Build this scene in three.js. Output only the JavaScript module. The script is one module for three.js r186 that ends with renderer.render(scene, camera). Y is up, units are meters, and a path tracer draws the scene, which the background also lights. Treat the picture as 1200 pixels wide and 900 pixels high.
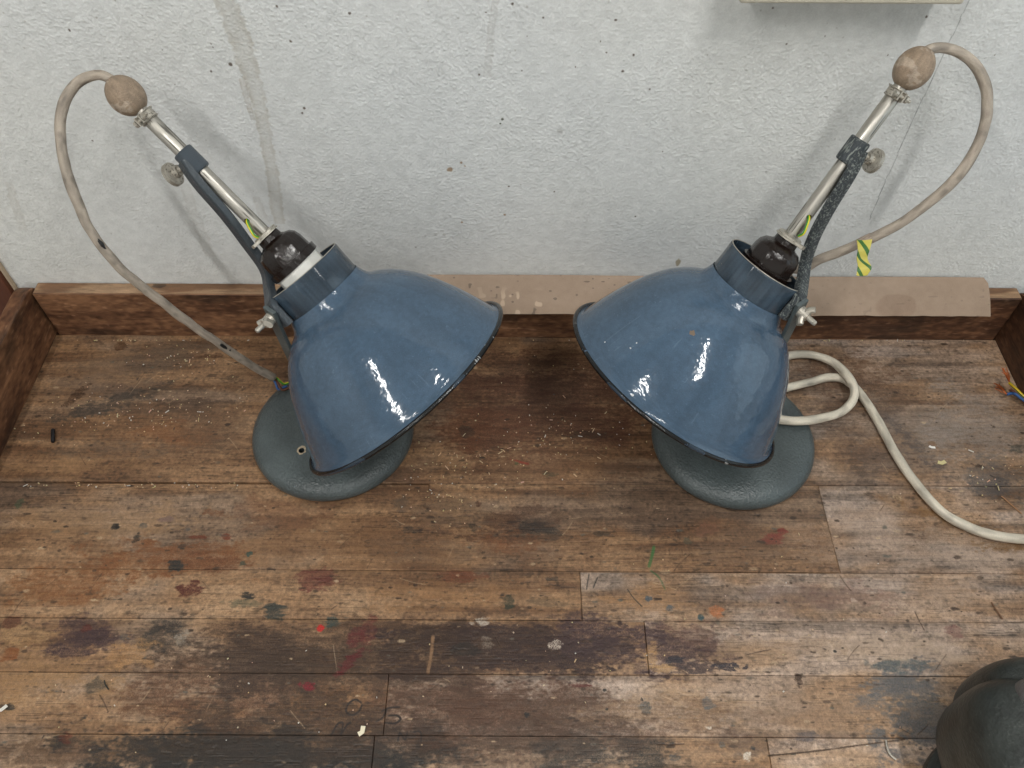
import * as THREE from 'three';
import { mergeGeometries, mergeVertices, toCreasedNormals } from 'three/addons/utils/BufferGeometryUtils.js';
import { RoundedBoxGeometry } from 'three/addons/geometries/RoundedBoxGeometry.js';
import { Brush, Evaluator, SUBTRACTION } from 'three-bvh-csg';
import { RectAreaLightUniformsLib } from 'three/addons/lights/RectAreaLightUniformsLib.js';

// ---------------------------------------------------------------- camera
const scene = new THREE.Scene();
scene.background = new THREE.Color(0x000000);
const F = 954.13, EYE = new THREE.Vector3(-0.0061, 0.7246, 0.6261);      // focal length in photo pixels (1200 x 900)
const RIGHT = new THREE.Vector3(1.0, 0.0034, -0.0041).normalize();
const FWD = new THREE.Vector3(0.0002, -0.7932, -0.6089).normalize();
const UPV = new THREE.Vector3().crossVectors(RIGHT, FWD).normalize();
RIGHT.crossVectors(FWD, UPV).normalize();
const camera = new THREE.PerspectiveCamera(2 * Math.atan(450 / F) * 180 / Math.PI, 4 / 3, 0.01, 20);
camera.position.copy(EYE);
camera.quaternion.setFromRotationMatrix(new THREE.Matrix4().makeBasis(RIGHT, UPV, FWD.clone().negate()));
scene.add(camera);

const renderer = new THREE.WebGLRenderer({ antialias: true });
renderer.setSize(1024, 768);
renderer.toneMapping = THREE.LinearToneMapping;
renderer.toneMappingExposure = 1.24;
renderer.shadowMap.enabled = true;
renderer.shadowMap.type = THREE.PCFSoftShadowMap;
RectAreaLightUniformsLib.init();

// ---------------------------------------------------------------- light levels (the fittings are built further down)
const TUBE_LIGHT = 122, ADDED_WINDOW_LIGHT = 0.65;
const TUBE_COLOR = new THREE.Color(1.0, 0.985, 0.95), ADDED_WINDOW_COLOR = new THREE.Color(0.80, 0.92, 1.0);

// ---------------------------------------------------------------- helpers
const V = (x, y, z) => new THREE.Vector3(x, y, z);
function mulberry(a) { return () => { a |= 0; a = a + 0x6D2B79F5 | 0; let t = Math.imul(a ^ a >>> 15, 1 | a); t = t + Math.imul(t ^ t >>> 7, 61 | t) ^ t; return ((t ^ t >>> 14) >>> 0) / 4294967296; }; }
const rnd = mulberry(71);
const rayDir = (px, py) => FWD.clone().addScaledVector(RIGHT, (px - 600) / F).addScaledVector(UPV, (450 - py) / F);
const atDepth = (px, py, d) => EYE.clone().addScaledVector(rayDir(px, py), d);
const atY = (px, py, y = 0) => { const d = rayDir(px, py); return EYE.clone().addScaledVector(d, (y - EYE.y) / d.y); };
const atZ = (px, py, z) => { const d = rayDir(px, py); return EYE.clone().addScaledVector(d, (z - EYE.z) / d.z); };
const depthOf = P => P.clone().sub(EYE).dot(FWD);

function hash(x, y, s) { let h = Math.imul(x, 374761393) ^ Math.imul(y, 668265263) ^ Math.imul(s, 1274126177); h = Math.imul(h ^ (h >>> 13), 1274126177); return ((h ^ (h >>> 16)) >>> 0) / 4294967296; }
function vn(x, y, s) {
  const xi = Math.floor(x), yi = Math.floor(y); let u = x - xi, v = y - yi; u = u * u * (3 - 2 * u); v = v * v * (3 - 2 * v);
  const a = hash(xi, yi, s), b = hash(xi + 1, yi, s), c = hash(xi, yi + 1, s), d = hash(xi + 1, yi + 1, s);
  return a + (b - a) * u + (c - a) * v + (a - b - c + d) * u * v;
}
function fbm(x, y, s, n = 4) { let t = 0, a = 0.5, m = 0; for (let i = 0; i < n; i++) { t += a * vn(x, y, s + i * 17); m += a; a *= 0.5; x *= 2.03; y *= 2.03; } return t / m; }
const clamp = (x, a = 0, b = 1) => Math.min(b, Math.max(a, x));
const sstep = (a, b, x) => { const t = clamp((x - a) / (b - a)); return t * t * (3 - 2 * t); };
function dataTex(arr, w, h, srgb, wrap = THREE.RepeatWrapping) {
  const t = new THREE.DataTexture(arr, w, h, THREE.RGBAFormat); t.magFilter = THREE.LinearFilter; t.minFilter = THREE.LinearMipmapLinearFilter;
  t.generateMipmaps = true; t.wrapS = t.wrapT = wrap; if (srgb) t.colorSpace = THREE.SRGBColorSpace; t.needsUpdate = true; return t;
}
function fillTex(w, h, srgb, fn, wrap) {
  const a = new Uint8Array(w * h * 4);
  for (let j = 0; j < h; j++) for (let i = 0; i < w; i++) { const c = fn(i / w, j / h, i, j), k = (j * w + i) * 4; if (typeof c === 'number') { a[k] = a[k + 1] = a[k + 2] = clamp(c) * 255; } else { a[k] = clamp(c[0], 0, 255); a[k + 1] = clamp(c[1], 0, 255); a[k + 2] = clamp(c[2], 0, 255); } a[k + 3] = 255; }
  return dataTex(a, w, h, srgb, wrap);
}
const rep = (t, x, y = x) => { const c = t.clone(); c.repeat.set(x, y); c.needsUpdate = true; return c; };
// tiling noise for small tiles
function tvn(x, y, p, q, s) {
  const xi = Math.floor(x), yi = Math.floor(y); let u = x - xi, v = y - yi; u = u * u * (3 - 2 * u); v = v * v * (3 - 2 * v);
  const X = n => ((n % p) + p) % p, Y = n => ((n % q) + q) % q;
  const a = hash(X(xi), Y(yi), s), b = hash(X(xi + 1), Y(yi), s), c = hash(X(xi), Y(yi + 1), s), d = hash(X(xi + 1), Y(yi + 1), s);
  return a + (b - a) * u + (c - a) * v + (a - b - c + d) * u * v;
}
const mat = o => new THREE.MeshPhysicalMaterial(o);

const taken = {};
function numbered(n) { taken[n] = (taken[n] || 0) + 1; return taken[n] === 1 ? n : n + '_' + String(taken[n] - 1).padStart(3, '0'); }
function thing(name, label, category, pos, group) {
  const g = new THREE.Group(); g.name = numbered(name); g.position.copy(pos); g.userData = { label, category }; if (group) g.userData.group = group; scene.add(g); return g;
}
// a part: geometry given in world coordinates, hung under its thing (whose world position is subtracted)
function part(name, geo, m, parent, label) {
  const o = new THREE.Mesh(geo, m); o.name = name; o.castShadow = o.receiveShadow = true;
  if (parent) { const w = worldPos(parent); geo.translate(-w.x, -w.y, -w.z); parent.add(o); } else scene.add(o);
  if (label) o.userData.label = label; return o;
}
function worldPos(o) { const p = V(0, 0, 0); while (o) { p.add(o.position); o = o.parent; } return p; }
function single(name, geo, m, label, category, group) { const o = part(numbered(name), geo, m, null); o.userData = { label, category }; if (group) o.userData.group = group; return o; }
function struct(name, geo, m) { const o = part(name, geo, m, null); o.userData.kind = 'structure'; return o; }
const box = (x0, x1, y0, y1, z0, z1) => { const g = new THREE.BoxGeometry(x1 - x0, y1 - y0, z1 - z0); g.translate((x0 + x1) / 2, (y0 + y1) / 2, (z0 + z1) / 2); return g; };
function rbox(x0, x1, y0, y1, z0, z1, r, seg = 2) { const g = new RoundedBoxGeometry(x1 - x0, y1 - y0, z1 - z0, seg, r); g.translate((x0 + x1) / 2, (y0 + y1) / 2, (z0 + z1) / 2); return g; }
// uv in metres by the face's main direction
function boxUV(g, s = 1, swap = false) {
  const p = g.attributes.position, n = g.attributes.normal, uv = new Float32Array(p.count * 2);
  for (let i = 0; i < p.count; i++) {
    const ax = Math.abs(n.getX(i)), ay = Math.abs(n.getY(i)), az = Math.abs(n.getZ(i)); let u, v;
    if (ay >= ax && ay >= az) { u = p.getX(i); v = p.getZ(i); } else if (az >= ax) { u = p.getX(i); v = p.getY(i); } else { u = p.getZ(i); v = p.getY(i); }
    if (swap && ay >= ax && ay >= az) [u, v] = [v, u];
    uv[2 * i] = u * s; uv[2 * i + 1] = v * s;
  }
  g.setAttribute('uv', new THREE.BufferAttribute(uv, 2)); return g;
}
const YAX = V(0, 1, 0);
// solid of revolution: profile [[along, radius], ...] from `o` along `dir`; given from low to high `along`
function lathe(profile, o, dir, seg = 40, crease = 0.6) {
  let g = new THREE.LatheGeometry(profile.map(([s, r]) => new THREE.Vector2(Math.max(r, 1e-5), s)), seg);
  if (crease) g = toCreasedNormals(g, crease);
  g.applyQuaternion(new THREE.Quaternion().setFromUnitVectors(YAX, dir.clone().normalize())); g.translate(o.x, o.y, o.z); return g;
}
function spline(pts, n = 8) { return new THREE.CatmullRomCurve3(pts, false, 'centripetal').getPoints(pts.length * n); }
function tube(pts, r, seg = 0, rad = 10, caps = true) {
  const c = new THREE.CatmullRomCurve3(pts, false, 'centripetal');
  const n = seg || pts.length * 6, tg = new THREE.TubeGeometry(c, n, r, rad, false), g = [tg];
  if (seg > 100) { const p = tg.attributes.position, nn = tg.attributes.normal; for (let i = 0; i < p.count; i++) { const k = Math.floor(i / (rad + 1)), q = (vn(k * 0.35, (i % (rad + 1) % rad) * 0.5, 71) - 0.5) * 0.1 * r + (vn(k * 0.12, 4, 72) - 0.5) * 0.16 * r; const wx = (vn(k * 0.16, 1, 73) - 0.5) * 0.0011, wz = (vn(k * 0.16, 9, 74) - 0.5) * 0.0011; p.setXYZ(i, p.getX(i) + nn.getX(i) * q + wx, p.getY(i) + nn.getY(i) * q, p.getZ(i) + nn.getZ(i) * q + wz); } }
  if (caps) for (const [t, s] of [[0, -1], [1, 1]]) { const d = c.getTangent(t).multiplyScalar(s), e = new THREE.CircleGeometry(r, rad); e.applyQuaternion(new THREE.Quaternion().setFromUnitVectors(V(0, 0, 1), d)); const P = c.getPoint(t); e.translate(P.x, P.y, P.z); g.push(e); }
  return mergeGeometries(g);
}
// flat bar along a path, corners chamfered; `wd` is the direction of its width
function bar(pts, wd, w, t, ch = 0.0008) {
  const pos = [], uv = [], idx = []; const n = pts.length; let len = 0;
  const sec = [[-w / 2 + ch, -t / 2], [w / 2 - ch, -t / 2], [w / 2, -t / 2 + ch], [w / 2, t / 2 - ch], [w / 2 - ch, t / 2], [-w / 2 + ch, t / 2], [-w / 2, t / 2 - ch], [-w / 2, -t / 2 + ch]];
  for (let i = 0; i < n; i++) {
    const T = pts[Math.min(n - 1, i + 1)].clone().sub(pts[Math.max(0, i - 1)]).normalize(), N = V(0, 0, 0).crossVectors(T, wd).normalize(), W = V(0, 0, 0).crossVectors(N, T).normalize();
    if (i) len += pts[i].distanceTo(pts[i - 1]);
    sec.forEach(([a, b], k) => { const P = pts[i].clone().addScaledVector(W, a).addScaledVector(N, b); pos.push(P.x, P.y, P.z); uv.push(k * 0.006, len); });
  }
  for (let i = 0; i < n - 1; i++) for (let k = 0; k < 8; k++) { const a = i * 8 + k, b = i * 8 + (k + 1) % 8; idx.push(a, b, a + 8, b, b + 8, a + 8); }
  for (let k = 1; k < 7; k++) { idx.push(0, k + 1, k); const e = (n - 1) * 8; idx.push(e, e + k, e + k + 1); }
  let g = new THREE.BufferGeometry(); g.setAttribute('position', new THREE.Float32BufferAttribute(pos, 3)); g.setAttribute('uv', new THREE.Float32BufferAttribute(uv, 2)); g.setIndex(idx);
  g.computeVertexNormals(); return toCreasedNormals(g, 0.5);
}
function norm(g) { g = g.index ? g.toNonIndexed() : g; return g; }
const join = list => mergeGeometries(list.map(norm));

// ---------------------------------------------------------------- the setting: wall, room shell behind the camera
const XL = -0.5417, XR = 0.5619, WALLZ = -0.0185, RAILH = 0.0683;

// plaster: colour over 1.6 x 0.8 m, stipple relief on a small tile
const PX0 = -0.8, PY0 = -0.1, PW = 1.6, PH = 0.8, WTW = 2048, WTH = 1024;
const wallCol = new Uint8Array(WTW * WTH * 4);
for (let j = 0; j < WTH; j++) for (let i = 0; i < WTW; i++) {
  const x = PX0 + i / WTW * PW, y = PY0 + j / WTH * PH, k = (j * WTW + i) * 4;
  const b = fbm(x * 7, y * 7, 3, 4) - 0.5, f = fbm(x * 160, y * 160, 9, 2) - 0.5, gr = hash(i, j, 5) - 0.5;
  const m = 218 + b * 11 + f * 17 + gr * 10; const yel = (fbm(x * 4 + 9, y * 4, 21, 3) - 0.5) * 7;
  wallCol[k] = m - 1 + yel * 0.4; wallCol[k + 1] = m + 0.5; wallCol[k + 2] = m - 1.5 - yel; wallCol[k + 3] = 255;
}
function blotW(px, py, r, col, al, seed = 1, ry = r) { // a mark on the plaster at a photo pixel; radius in metres
  const P = atZ(px, py, WALLZ), ci = (P.x - PX0) / PW * WTW, cj = (P.y - PY0) / PH * WTH, R = r / PW * WTW, Q = ry / PW * WTW;
  for (let j = Math.floor(cj - Q * 2 - 1); j <= cj + Q * 2 + 1; j++) for (let i = Math.floor(ci - R * 2 - 1); i <= ci + R * 2 + 1; i++) {
    if (i < 0 || j < 0 || i >= WTW || j >= WTH) continue;
    const d = Math.hypot((i - ci) / R, (j - cj) / Q) * (0.75 + 0.5 * vn(i * 0.35, j * 0.35, seed)), a = al * (1 - sstep(0.7, 1.05, d)); if (a <= 0) continue;
    const k = (j * WTW + i) * 4; for (let c = 0; c < 3; c++) wallCol[k + c] = wallCol[k + c] * (1 - a) + col[c] * a;
  }
}
function streakW(pts, col, al, seed) { // pts: [px, py, half width in px]
  for (let s = 0; s < pts.length - 1; s++) {
    const [ax, ay, aw] = pts[s], [bx, by, bw] = pts[s + 1], A = atZ(ax, ay, WALLZ), B = atZ(bx, by, WALLZ), n = Math.ceil(A.distanceTo(B) / PW * WTW);
    const toI = P => [(P.x - PX0) / PW * WTW, (P.y - PY0) / PH * WTH], [ai, aj] = toI(A), [bi, bj] = toI(B), sc = (B.x - A.x) ** 2 + (B.y - A.y) ** 2;
    const m = 12; const i0 = Math.floor(Math.min(ai, bi) - m), i1 = Math.ceil(Math.max(ai, bi) + m), j0 = Math.floor(Math.min(aj, bj)), j1 = Math.ceil(Math.max(aj, bj));
    for (let j = j0; j <= j1; j++) for (let i = i0; i <= i1; i++) {
      if (i < 0 || j < 0 || i >= WTW || j >= WTH) continue;
      const t = clamp((j - aj) / (bj - aj || 1)), cx = ai + (bi - ai) * t + (vn(3, j * 0.06, seed) - 0.5) * 3, hw = (aw + (bw - aw) * t) * 1.25, d = Math.abs(i - cx) / hw;
      if (j === j1 && s < pts.length - 2) continue;
      const a = al * (1 - sstep(0.8, 1.1, d + (vn(i * 0.3, j * 0.3, seed + 4) - 0.5) * 0.5)) * (0.55 + 0.45 * sstep(0.3, 0.9, d)) * (0.6 + 0.6 * vn(i * 0.12, j * 0.09, seed + 2)); if (a <= 0) continue;
      const k = (j * WTW + i) * 4; for (let c = 0; c < 3; c++) wallCol[k + c] = wallCol[k + c] * (1 - a) + col[c] * a;
    }
  }
}
streakW([[263, 0, 9], [282, 50, 11], [295, 90, 8], [305, 130, 7], [317, 190, 6], [322, 225, 7], [326, 262, 6]], [170, 164, 152], 0.46, 31);
streakW([[284, 92, 3], [292, 128, 2.5], [295, 140, 2]], [168, 160, 150], 0.5, 33);
streakW([[581, 0, 3], [575, 40, 3], [570, 90, 4]], [176, 174, 170], 0.35, 35);
streakW([[300, 232, 4], [312, 262, 5]], [180, 176, 168], 0.3, 37);
streakW([[214, 215, 5], [232, 262, 6], [246, 300, 6]], [188, 186, 180], 0.35, 38);
streakW([[10, 215, 4], [28, 270, 5]], [185, 180, 170], 0.3, 39);
for (const [x, y, r, c] of [[81, 36, 1.8, 0], [270, 76, 2.6, 0], [247, 84, 1.3, 0], [324, 8, 1.8, 0], [340, 49, 1.8, 0], [356, 127, 1.9, 0], [354, 133, 1.6, 0], [108, 165, 1.5, 0], [247, 52, 1.0, 0], [249, 56, .8, 0], [205, 100, .9, 0], [190, 59, .8, 0],
  [588, 140, 1.8, 2], [586, 145, 1.2, 2], [527, 199, 4.2, 1], [540, 191, 1.8, 1], [544, 195, 1.3, 1], [561, 88, 1.4, 0], [611, 83, 1.2, 0], [729, 84, 1.9, 0], [742, 65, 1.4, 0], [703, 49, 1.2, 0], [721, 24, 1.3, 0], [600, 5, 1.8, 0], [656, 154, 4.2, 3], [761, 105, 1.4, 0], [596, 219, 1.4, 0], [649, 225, 1.3, 0], [591, 252, 1.7, 1], [541, 261, 1.8, 1], [409, 16, 1.5, 0], [510, 275, 3.2, 3], [520, 275, 2.4, 3], [498, 277, 2, 3], [674, 79, .9, 0], [617, 43, .9, 0], [710, 62, 1, 0], [744, 254, 1.2, 0], [776, 178, 1.2, 0], [487, 290, 1.2, 0], [674, 171, 2.6, 3], [569, 15, 1, 0], [636, 21, 1, 0],
  [794, 308, 4, 4], [1085, 20, 1.5, 0], [966, 43, 1, 0], [921, 52, 1.2, 0], [1040, 65, 1, 0], [1165, 65, 1, 0], [898, 202, 2.6, 3], [905, 10, 1, 0]])
  blotW(x, y, r * 0.00085 * 0.85, [[84, 74, 66], [150, 128, 104], [60, 62, 48], [168, 168, 164], [150, 138, 112]][c], c === 3 ? 0.5 : c === 4 ? 0.75 : 0.85, x + y, c === 4 ? 0.0055 : undefined);
{ const r = mulberry(5); for (let n = 0; n < 260; n++) blotW(r() * 1200, r() * 330, 0.0004 + r() * r() * 0.0007, [140, 134, 126], 0.4, n); }
{ // hairline crack
  const P = [[1140, -10], [1112, 50], [1085, 108], [1058, 165], [1034, 220], [1018, 258]].map(([x, y]) => atZ(x, y, WALLZ));
  const c = new THREE.CatmullRomCurve3(P); for (let n = 0; n <= 700; n++) { const Q = c.getPoint(n / 700), i = Math.round((Q.x - PX0) / PW * WTW + (vn(n * 0.03, 1, 4) - 0.5) * 1.2), j = Math.round((Q.y - PY0) / PH * WTH); if (i < 0 || j < 0 || i >= WTW || j >= WTH) continue; const k = (j * WTW + i) * 4, a = 0.05 + 0.13 * vn(n * 0.05, 7, 3); for (let q = 0; q < 3; q++) wallCol[k + q] *= 1 - a; }
}
const wallMap = dataTex(wallCol, WTW, WTH, true, THREE.MirroredRepeatWrapping);
const stipple = fillTex(2048, 2048, false, (u, v) => {
  const a = tvn(u * 400, v * 400, 400, 400, 1), b = tvn(u * 600, v * 600, 600, 600, 2), c = tvn(u * 60, v * 90, 60, 90, 3), d = tvn(u * 11, v * 14, 11, 14, 6), e = tvn(u * 26, v * 5, 26, 5, 8), k = 0.75 + 0.5 * sstep(0.3, 0.7, 0.6 * d + 0.4 * tvn(u * 37, v * 29, 37, 29, 9));
  return 0.2 + k * (0.34 * Math.pow(a, 2) + 0.24 * b) + 0.07 * c + 0.12 * d + 0.08 * e;
});
const wallMat = mat({ map: wallMap, roughness: 0.86, bumpMap: rep(stipple, PW / 0.84, PH / 0.84), bumpScale: 0.00095 });
{
  const g = box(-1.62, 1.62, -0.85, 1.78, WALLZ - 0.1, WALLZ), p = g.attributes.position, uv = g.attributes.uv;
  for (let i = 0; i < p.count; i++) uv.setXY(i, (p.getX(i) - PX0) / PW, (p.getY(i) - PY0) / PH);
  struct('wall', g, wallMat);
}
const plain = mat({ color: new THREE.Color().setRGB(0.8, 0.8, 0.785), roughness: 0.9 });
struct('ceiling', box(-1.62, 1.62, 1.78, 1.88, WALLZ - 0.1, 2.3), plain);
struct('side_wall_left', box(-1.72, -1.62, -0.85, 1.88, WALLZ - 0.1, 2.3), plain);
struct('side_wall_right', box(1.62, 1.72, -0.85, 1.88, WALLZ - 0.1, 2.3), plain);
struct('rear_wall', box(-1.72, 1.72, -0.85, 1.88, 2.3, 2.4), plain);
struct('floor', box(-1.72, 1.72, -0.95, -0.85, WALLZ - 0.1, 2.4), mat({ color: new THREE.Color().setRGB(0.3, 0.29, 0.275), roughness: 0.8 }));

// ---------------------------------------------------------------- ceiling tubes that the enamel mirrors; unseen side window added for cool fill
function tubeLamp(x, z0, z1, label) {
  const L = z1 - z0, zc = (z0 + z1) / 2, y = 1.78;
  const t = thing('fluorescent_lamp', label, 'lamp', V(x, y, zc));
  part('housing', rbox(x - 0.05, x + 0.05, y - 0.05, y - 0.001, z0 - 0.03, z1 + 0.03, 0.006), mat({ color: 0xdddddd, roughness: 0.4 }), t);
  const tb = part('tube', new THREE.CylinderGeometry(0.013, 0.013, L, 16).rotateX(Math.PI / 2).translate(x, y - 0.075, zc), mat({ color: 0xffffff, emissive: TUBE_COLOR, emissiveIntensity: 10, roughness: 0.5 }), t);
  for (const s of [-1, 1]) part('lamp_holder', box(x - 0.012, x + 0.012, y - 0.092, y - 0.05, zc + s * (L / 2 + 0.008) - 0.008, zc + s * (L / 2 + 0.008) + 0.008), mat({ color: 0xeeeeee, roughness: 0.5 }), t);
  const l = new THREE.RectAreaLight(TUBE_COLOR, TUBE_LIGHT, 0.03, L); l.position.set(x, y - 0.095, zc); l.lookAt(x, y - 2, zc); l.name = 'tube_light'; scene.add(l);
}
tubeLamp(0.47, 0.42, 1.32, 'white fluorescent tube fitting on the ceiling over the side with the window');
tubeLamp(-0.72, 0.75, 1.65, 'white fluorescent tube fitting on the ceiling over the side without a window');
{
  const x = 1.62, z0 = 0.05, z1 = 1.15, y0 = 0.2, y1 = 1.4, fr = mat({ color: 0xe8e6e0, roughness: 0.45 });
  const t = thing('window', 'unseen white framed window added in the side wall for cool fill light', 'window', V(x, y0, (z0 + z1) / 2));
  const pane = mat({ color: 0x9fb4c0, roughness: 0.3, emissive: ADDED_WINDOW_COLOR, emissiveIntensity: 0.2 });
  const zm = (z0 + z1) / 2;
  part('pane', box(x - 0.012, x - 0.004, y0, y1, z0, zm - 0.02), pane, t); part('pane', box(x - 0.012, x - 0.004, y0, y1, zm + 0.02, z1), pane, t);
  for (const [a, b, c, d] of [[y0 - 0.05, y0, z0 - 0.05, z1 + 0.05], [y1, y1 + 0.05, z0 - 0.05, z1 + 0.05], [y0, y1, z0 - 0.05, z0], [y0, y1, z1, z1 + 0.05], [y0, y1, zm - 0.02, zm + 0.02]]) part('frame', box(x - 0.03, x - 0.001, a, b, c, d), fr, t);
  const l = new THREE.RectAreaLight(ADDED_WINDOW_COLOR, ADDED_WINDOW_LIGHT, z1 - z0, y1 - y0); l.position.set(x - 0.035, (y0 + y1) / 2, zm); l.lookAt(0, (y0 + y1) / 2, zm); l.name = 'added_window_light'; scene.add(l);
}

// ---------------------------------------------------------------- workbench
// planks [x0, x1, z0, z1]
const G = 0.00022;
const PL = [
  [XL, 0.21, 0, 0.0955], [0.21, XR, 0, 0.0955],
  [XL, 0.19, 0.0955, 0.1985], [0.19, XR, 0.0955, 0.1985],
  [XL, 0.3085, 0.2055, 0.2946], [0.3085, XR, 0.1985, 0.2946],
  [XL, 0.0597, 0.2946, 0.3428], [0.0597, XR, 0.2946, 0.3428],
  [XL, 0.1165, 0.3428, 0.392], [0.1165, XR, 0.3428, 0.392],
  [XL, -0.113, 0.392, 0.4436], [-0.113, XR, 0.392, 0.4436],
  [XL, -0.12, 0.4436, 0.494], [-0.12, 0.21, 0.4436, 0.494], [0.21, XR, 0.4436, 0.494],
  [XL, 0.1, 0.494, 0.545], [0.1, XR, 0.494, 0.545], [XL, -0.2, 0.545, 0.598], [-0.2, XR, 0.545, 0.598],
];
const BX0 = -0.56, BW = 1.14, BH = 0.64, BTW = 2048, BTH = 1150;
const bc = new Float32Array(BTW * BTH * 3), br = new Float32Array(BTW * BTH), bh = new Float32Array(BTW * BTH);
{
  const worn = PL.map(p => p[0] > 0.03 && p[2] > 0.19 ? 0.8 : p[0] > -0.13 && p[1] > 0.5 ? 0.62 : 0.08); const tone = PL.map((_, i) => hash(i, 3, 77)), off = PL.map((_, i) => hash(i, 9, 78) * 50);  // right-hand planks greyed and lightened: part wear, part painted window sheen
  const C0 = [178, 150, 122], C1 = [152, 122, 94], C2 = [106, 79, 58];
  for (let j = 0; j < BTH; j++) {
    const z = j / BTH * BH, cand = []; PL.forEach((p, i) => { if (z >= p[2] - 0.0006 && z <= p[3] + 0.0006) cand.push(i); });
    for (let i = 0; i < BTW; i++) {
      const x = BX0 + i / BTW * BW; let id = cand.length ? cand[0] : 5; for (const c of cand) if (x >= PL[c][0] && x < PL[c][1]) { id = c; if (z >= PL[c][2]) break; }
      if (z > 0.1984 && z < 0.2056 && x < 0.3085) id = 4; const o = off[id], k = j * BTW + i;
      const wz = z + (fbm(x * 4 + o, z * 9, 40, 2) - 0.5) * 0.012;                      // wavy grain
      const g = fbm(x * 6 + o, wz * 130 + o, 41, 4), g2 = vn(x * 34 + o, wz * 820, 45), g3 = fbm(x * 22 + o, z * 24, 47, 3), big = fbm(x * 3.2, z * 4.6, 51, 4);
      let t = 0.5 + (g - 0.5) * 0.95 + (g2 - 0.5) * 0.2 + (g3 - 0.5) * 0.7 + (tone[id] - 0.5) * 0.36 + (big - 0.5) * 0.9;
      const pore = sstep(0.7, 0.86, vn(x * 75 + o, z * 1300, 48)) * (0.35 + 0.65 * vn(x * 9, z * 40, 49)), gr = hash(i, j, 50) - 0.5;
      t = clamp(t); let r, gg, b;
      if (t < 0.5) { const s = t * 2; r = C0[0] + (C1[0] - C0[0]) * s; gg = C0[1] + (C1[1] - C0[1]) * s; b = C0[2] + (C1[2] - C0[2]) * s; } else { const s = t * 2 - 1; r = C1[0] + (C2[0] - C1[0]) * s; gg = C1[1] + (C2[1] - C1[1]) * s; b = C1[2] + (C2[2] - C1[2]) * s; }
      const iso = fbm(x * 420, z * 420, 62, 3) - 0.5, pit = sstep(0.66, 0.8, fbm(x * 190 + 7, z * 330, 63, 2)); const d = 1 - 0.24 * pore + gr * 0.2 + iso * 0.42 - pit * 0.2 * (0.3 + g3);
      // grey dust and wear in patches; right-hand planks also paled for painted sheen
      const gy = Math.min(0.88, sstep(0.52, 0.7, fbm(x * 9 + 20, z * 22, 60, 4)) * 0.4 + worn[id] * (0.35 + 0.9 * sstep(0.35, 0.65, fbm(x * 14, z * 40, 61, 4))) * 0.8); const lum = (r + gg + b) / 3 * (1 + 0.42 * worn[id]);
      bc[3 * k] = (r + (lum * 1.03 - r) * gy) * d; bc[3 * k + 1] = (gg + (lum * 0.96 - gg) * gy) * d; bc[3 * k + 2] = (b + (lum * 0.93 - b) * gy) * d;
      br[k] = 0.5 + (g3 - 0.5) * 0.35 + pore * 0.2; bh[k] = 0.62 - pit * 0.25 + iso * 0.25 - pore * 0.3 + (g - 0.5) * 0.3 + (g2 - 0.5) * 0.12 + gr * 0.06;
    }
  }
}
// a stain at a photo pixel: half sizes in photo pixels, colour, strength, grain 0..1, how ragged its edge is
function stain(px, py, rx, ry, col, al, o = {}) {
  const { turn = 0, grain = 0.5, rag = 0.6, soft = 0.35, gloss = 0 } = o;
  const P = atY(px, py), sx = atY(px + 1, py).x - P.x, sz = atY(px, py + 1).z - P.z, R = rx * sx / BW * BTW, Q = ry * sz / BH * BTH, ci = (P.x - BX0) / BW * BTW, cj = P.z / BH * BTH;
  const ca = Math.cos(turn), sa = Math.sin(turn), m = Math.max(R, Q) * 1.6, seed = Math.round(px * 7 + py * 13), fq = 1.6 / Math.min(R, Q) + 0.012;
  for (let j = Math.max(0, Math.floor(cj - m)); j <= Math.min(BTH - 1, cj + m); j++) for (let i = Math.max(0, Math.floor(ci - m)); i <= Math.min(BTW - 1, ci + m); i++) {
    const dx = i - ci, dy = j - cj, u = (dx * ca + dy * sa) / R, v = (-dx * sa + dy * ca) / Q; let d = Math.hypot(u, v); if (d > 1.6) continue;
    d += (fbm(i * fq * 0.5, j * fq, seed, 4) - 0.5) * 2 * rag + (fbm(i * 0.16, j * 0.3, seed + 3, 3) - 0.5) * 1.1 * rag; let a = 1 - sstep(1 - soft, 1.0, d); if (a <= 0) continue;
    const k = j * BTW + i; a *= al * (1 - grain + grain * 2 * sstep(0.25, 0.75, 0.6 * fbm(i * 0.05, j * 0.22, seed + 5, 3) + 0.4 * hash(i, j, seed)) * 0.9); a = clamp(a);
    for (let c = 0; c < 3; c++) bc[3 * k + c] = bc[3 * k + c] * (1 - a) + col[c] * a * (0.85 + 0.3 * hash(i, j, 91)); br[k] -= gloss * a;
  }
}
const DK = [52, 44, 40], BR = [84, 54, 36], RUST = [118, 70, 40], GREY = [84, 84, 84], CHAR = [40, 40, 40], WINE = [92, 42, 40], RED = [138, 40, 42], PLUM = [66, 50, 54], PALE = [188, 162, 130], TAN = [168, 132, 94], BLUE = [86, 96, 108], GRN = [62, 74, 66];
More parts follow.
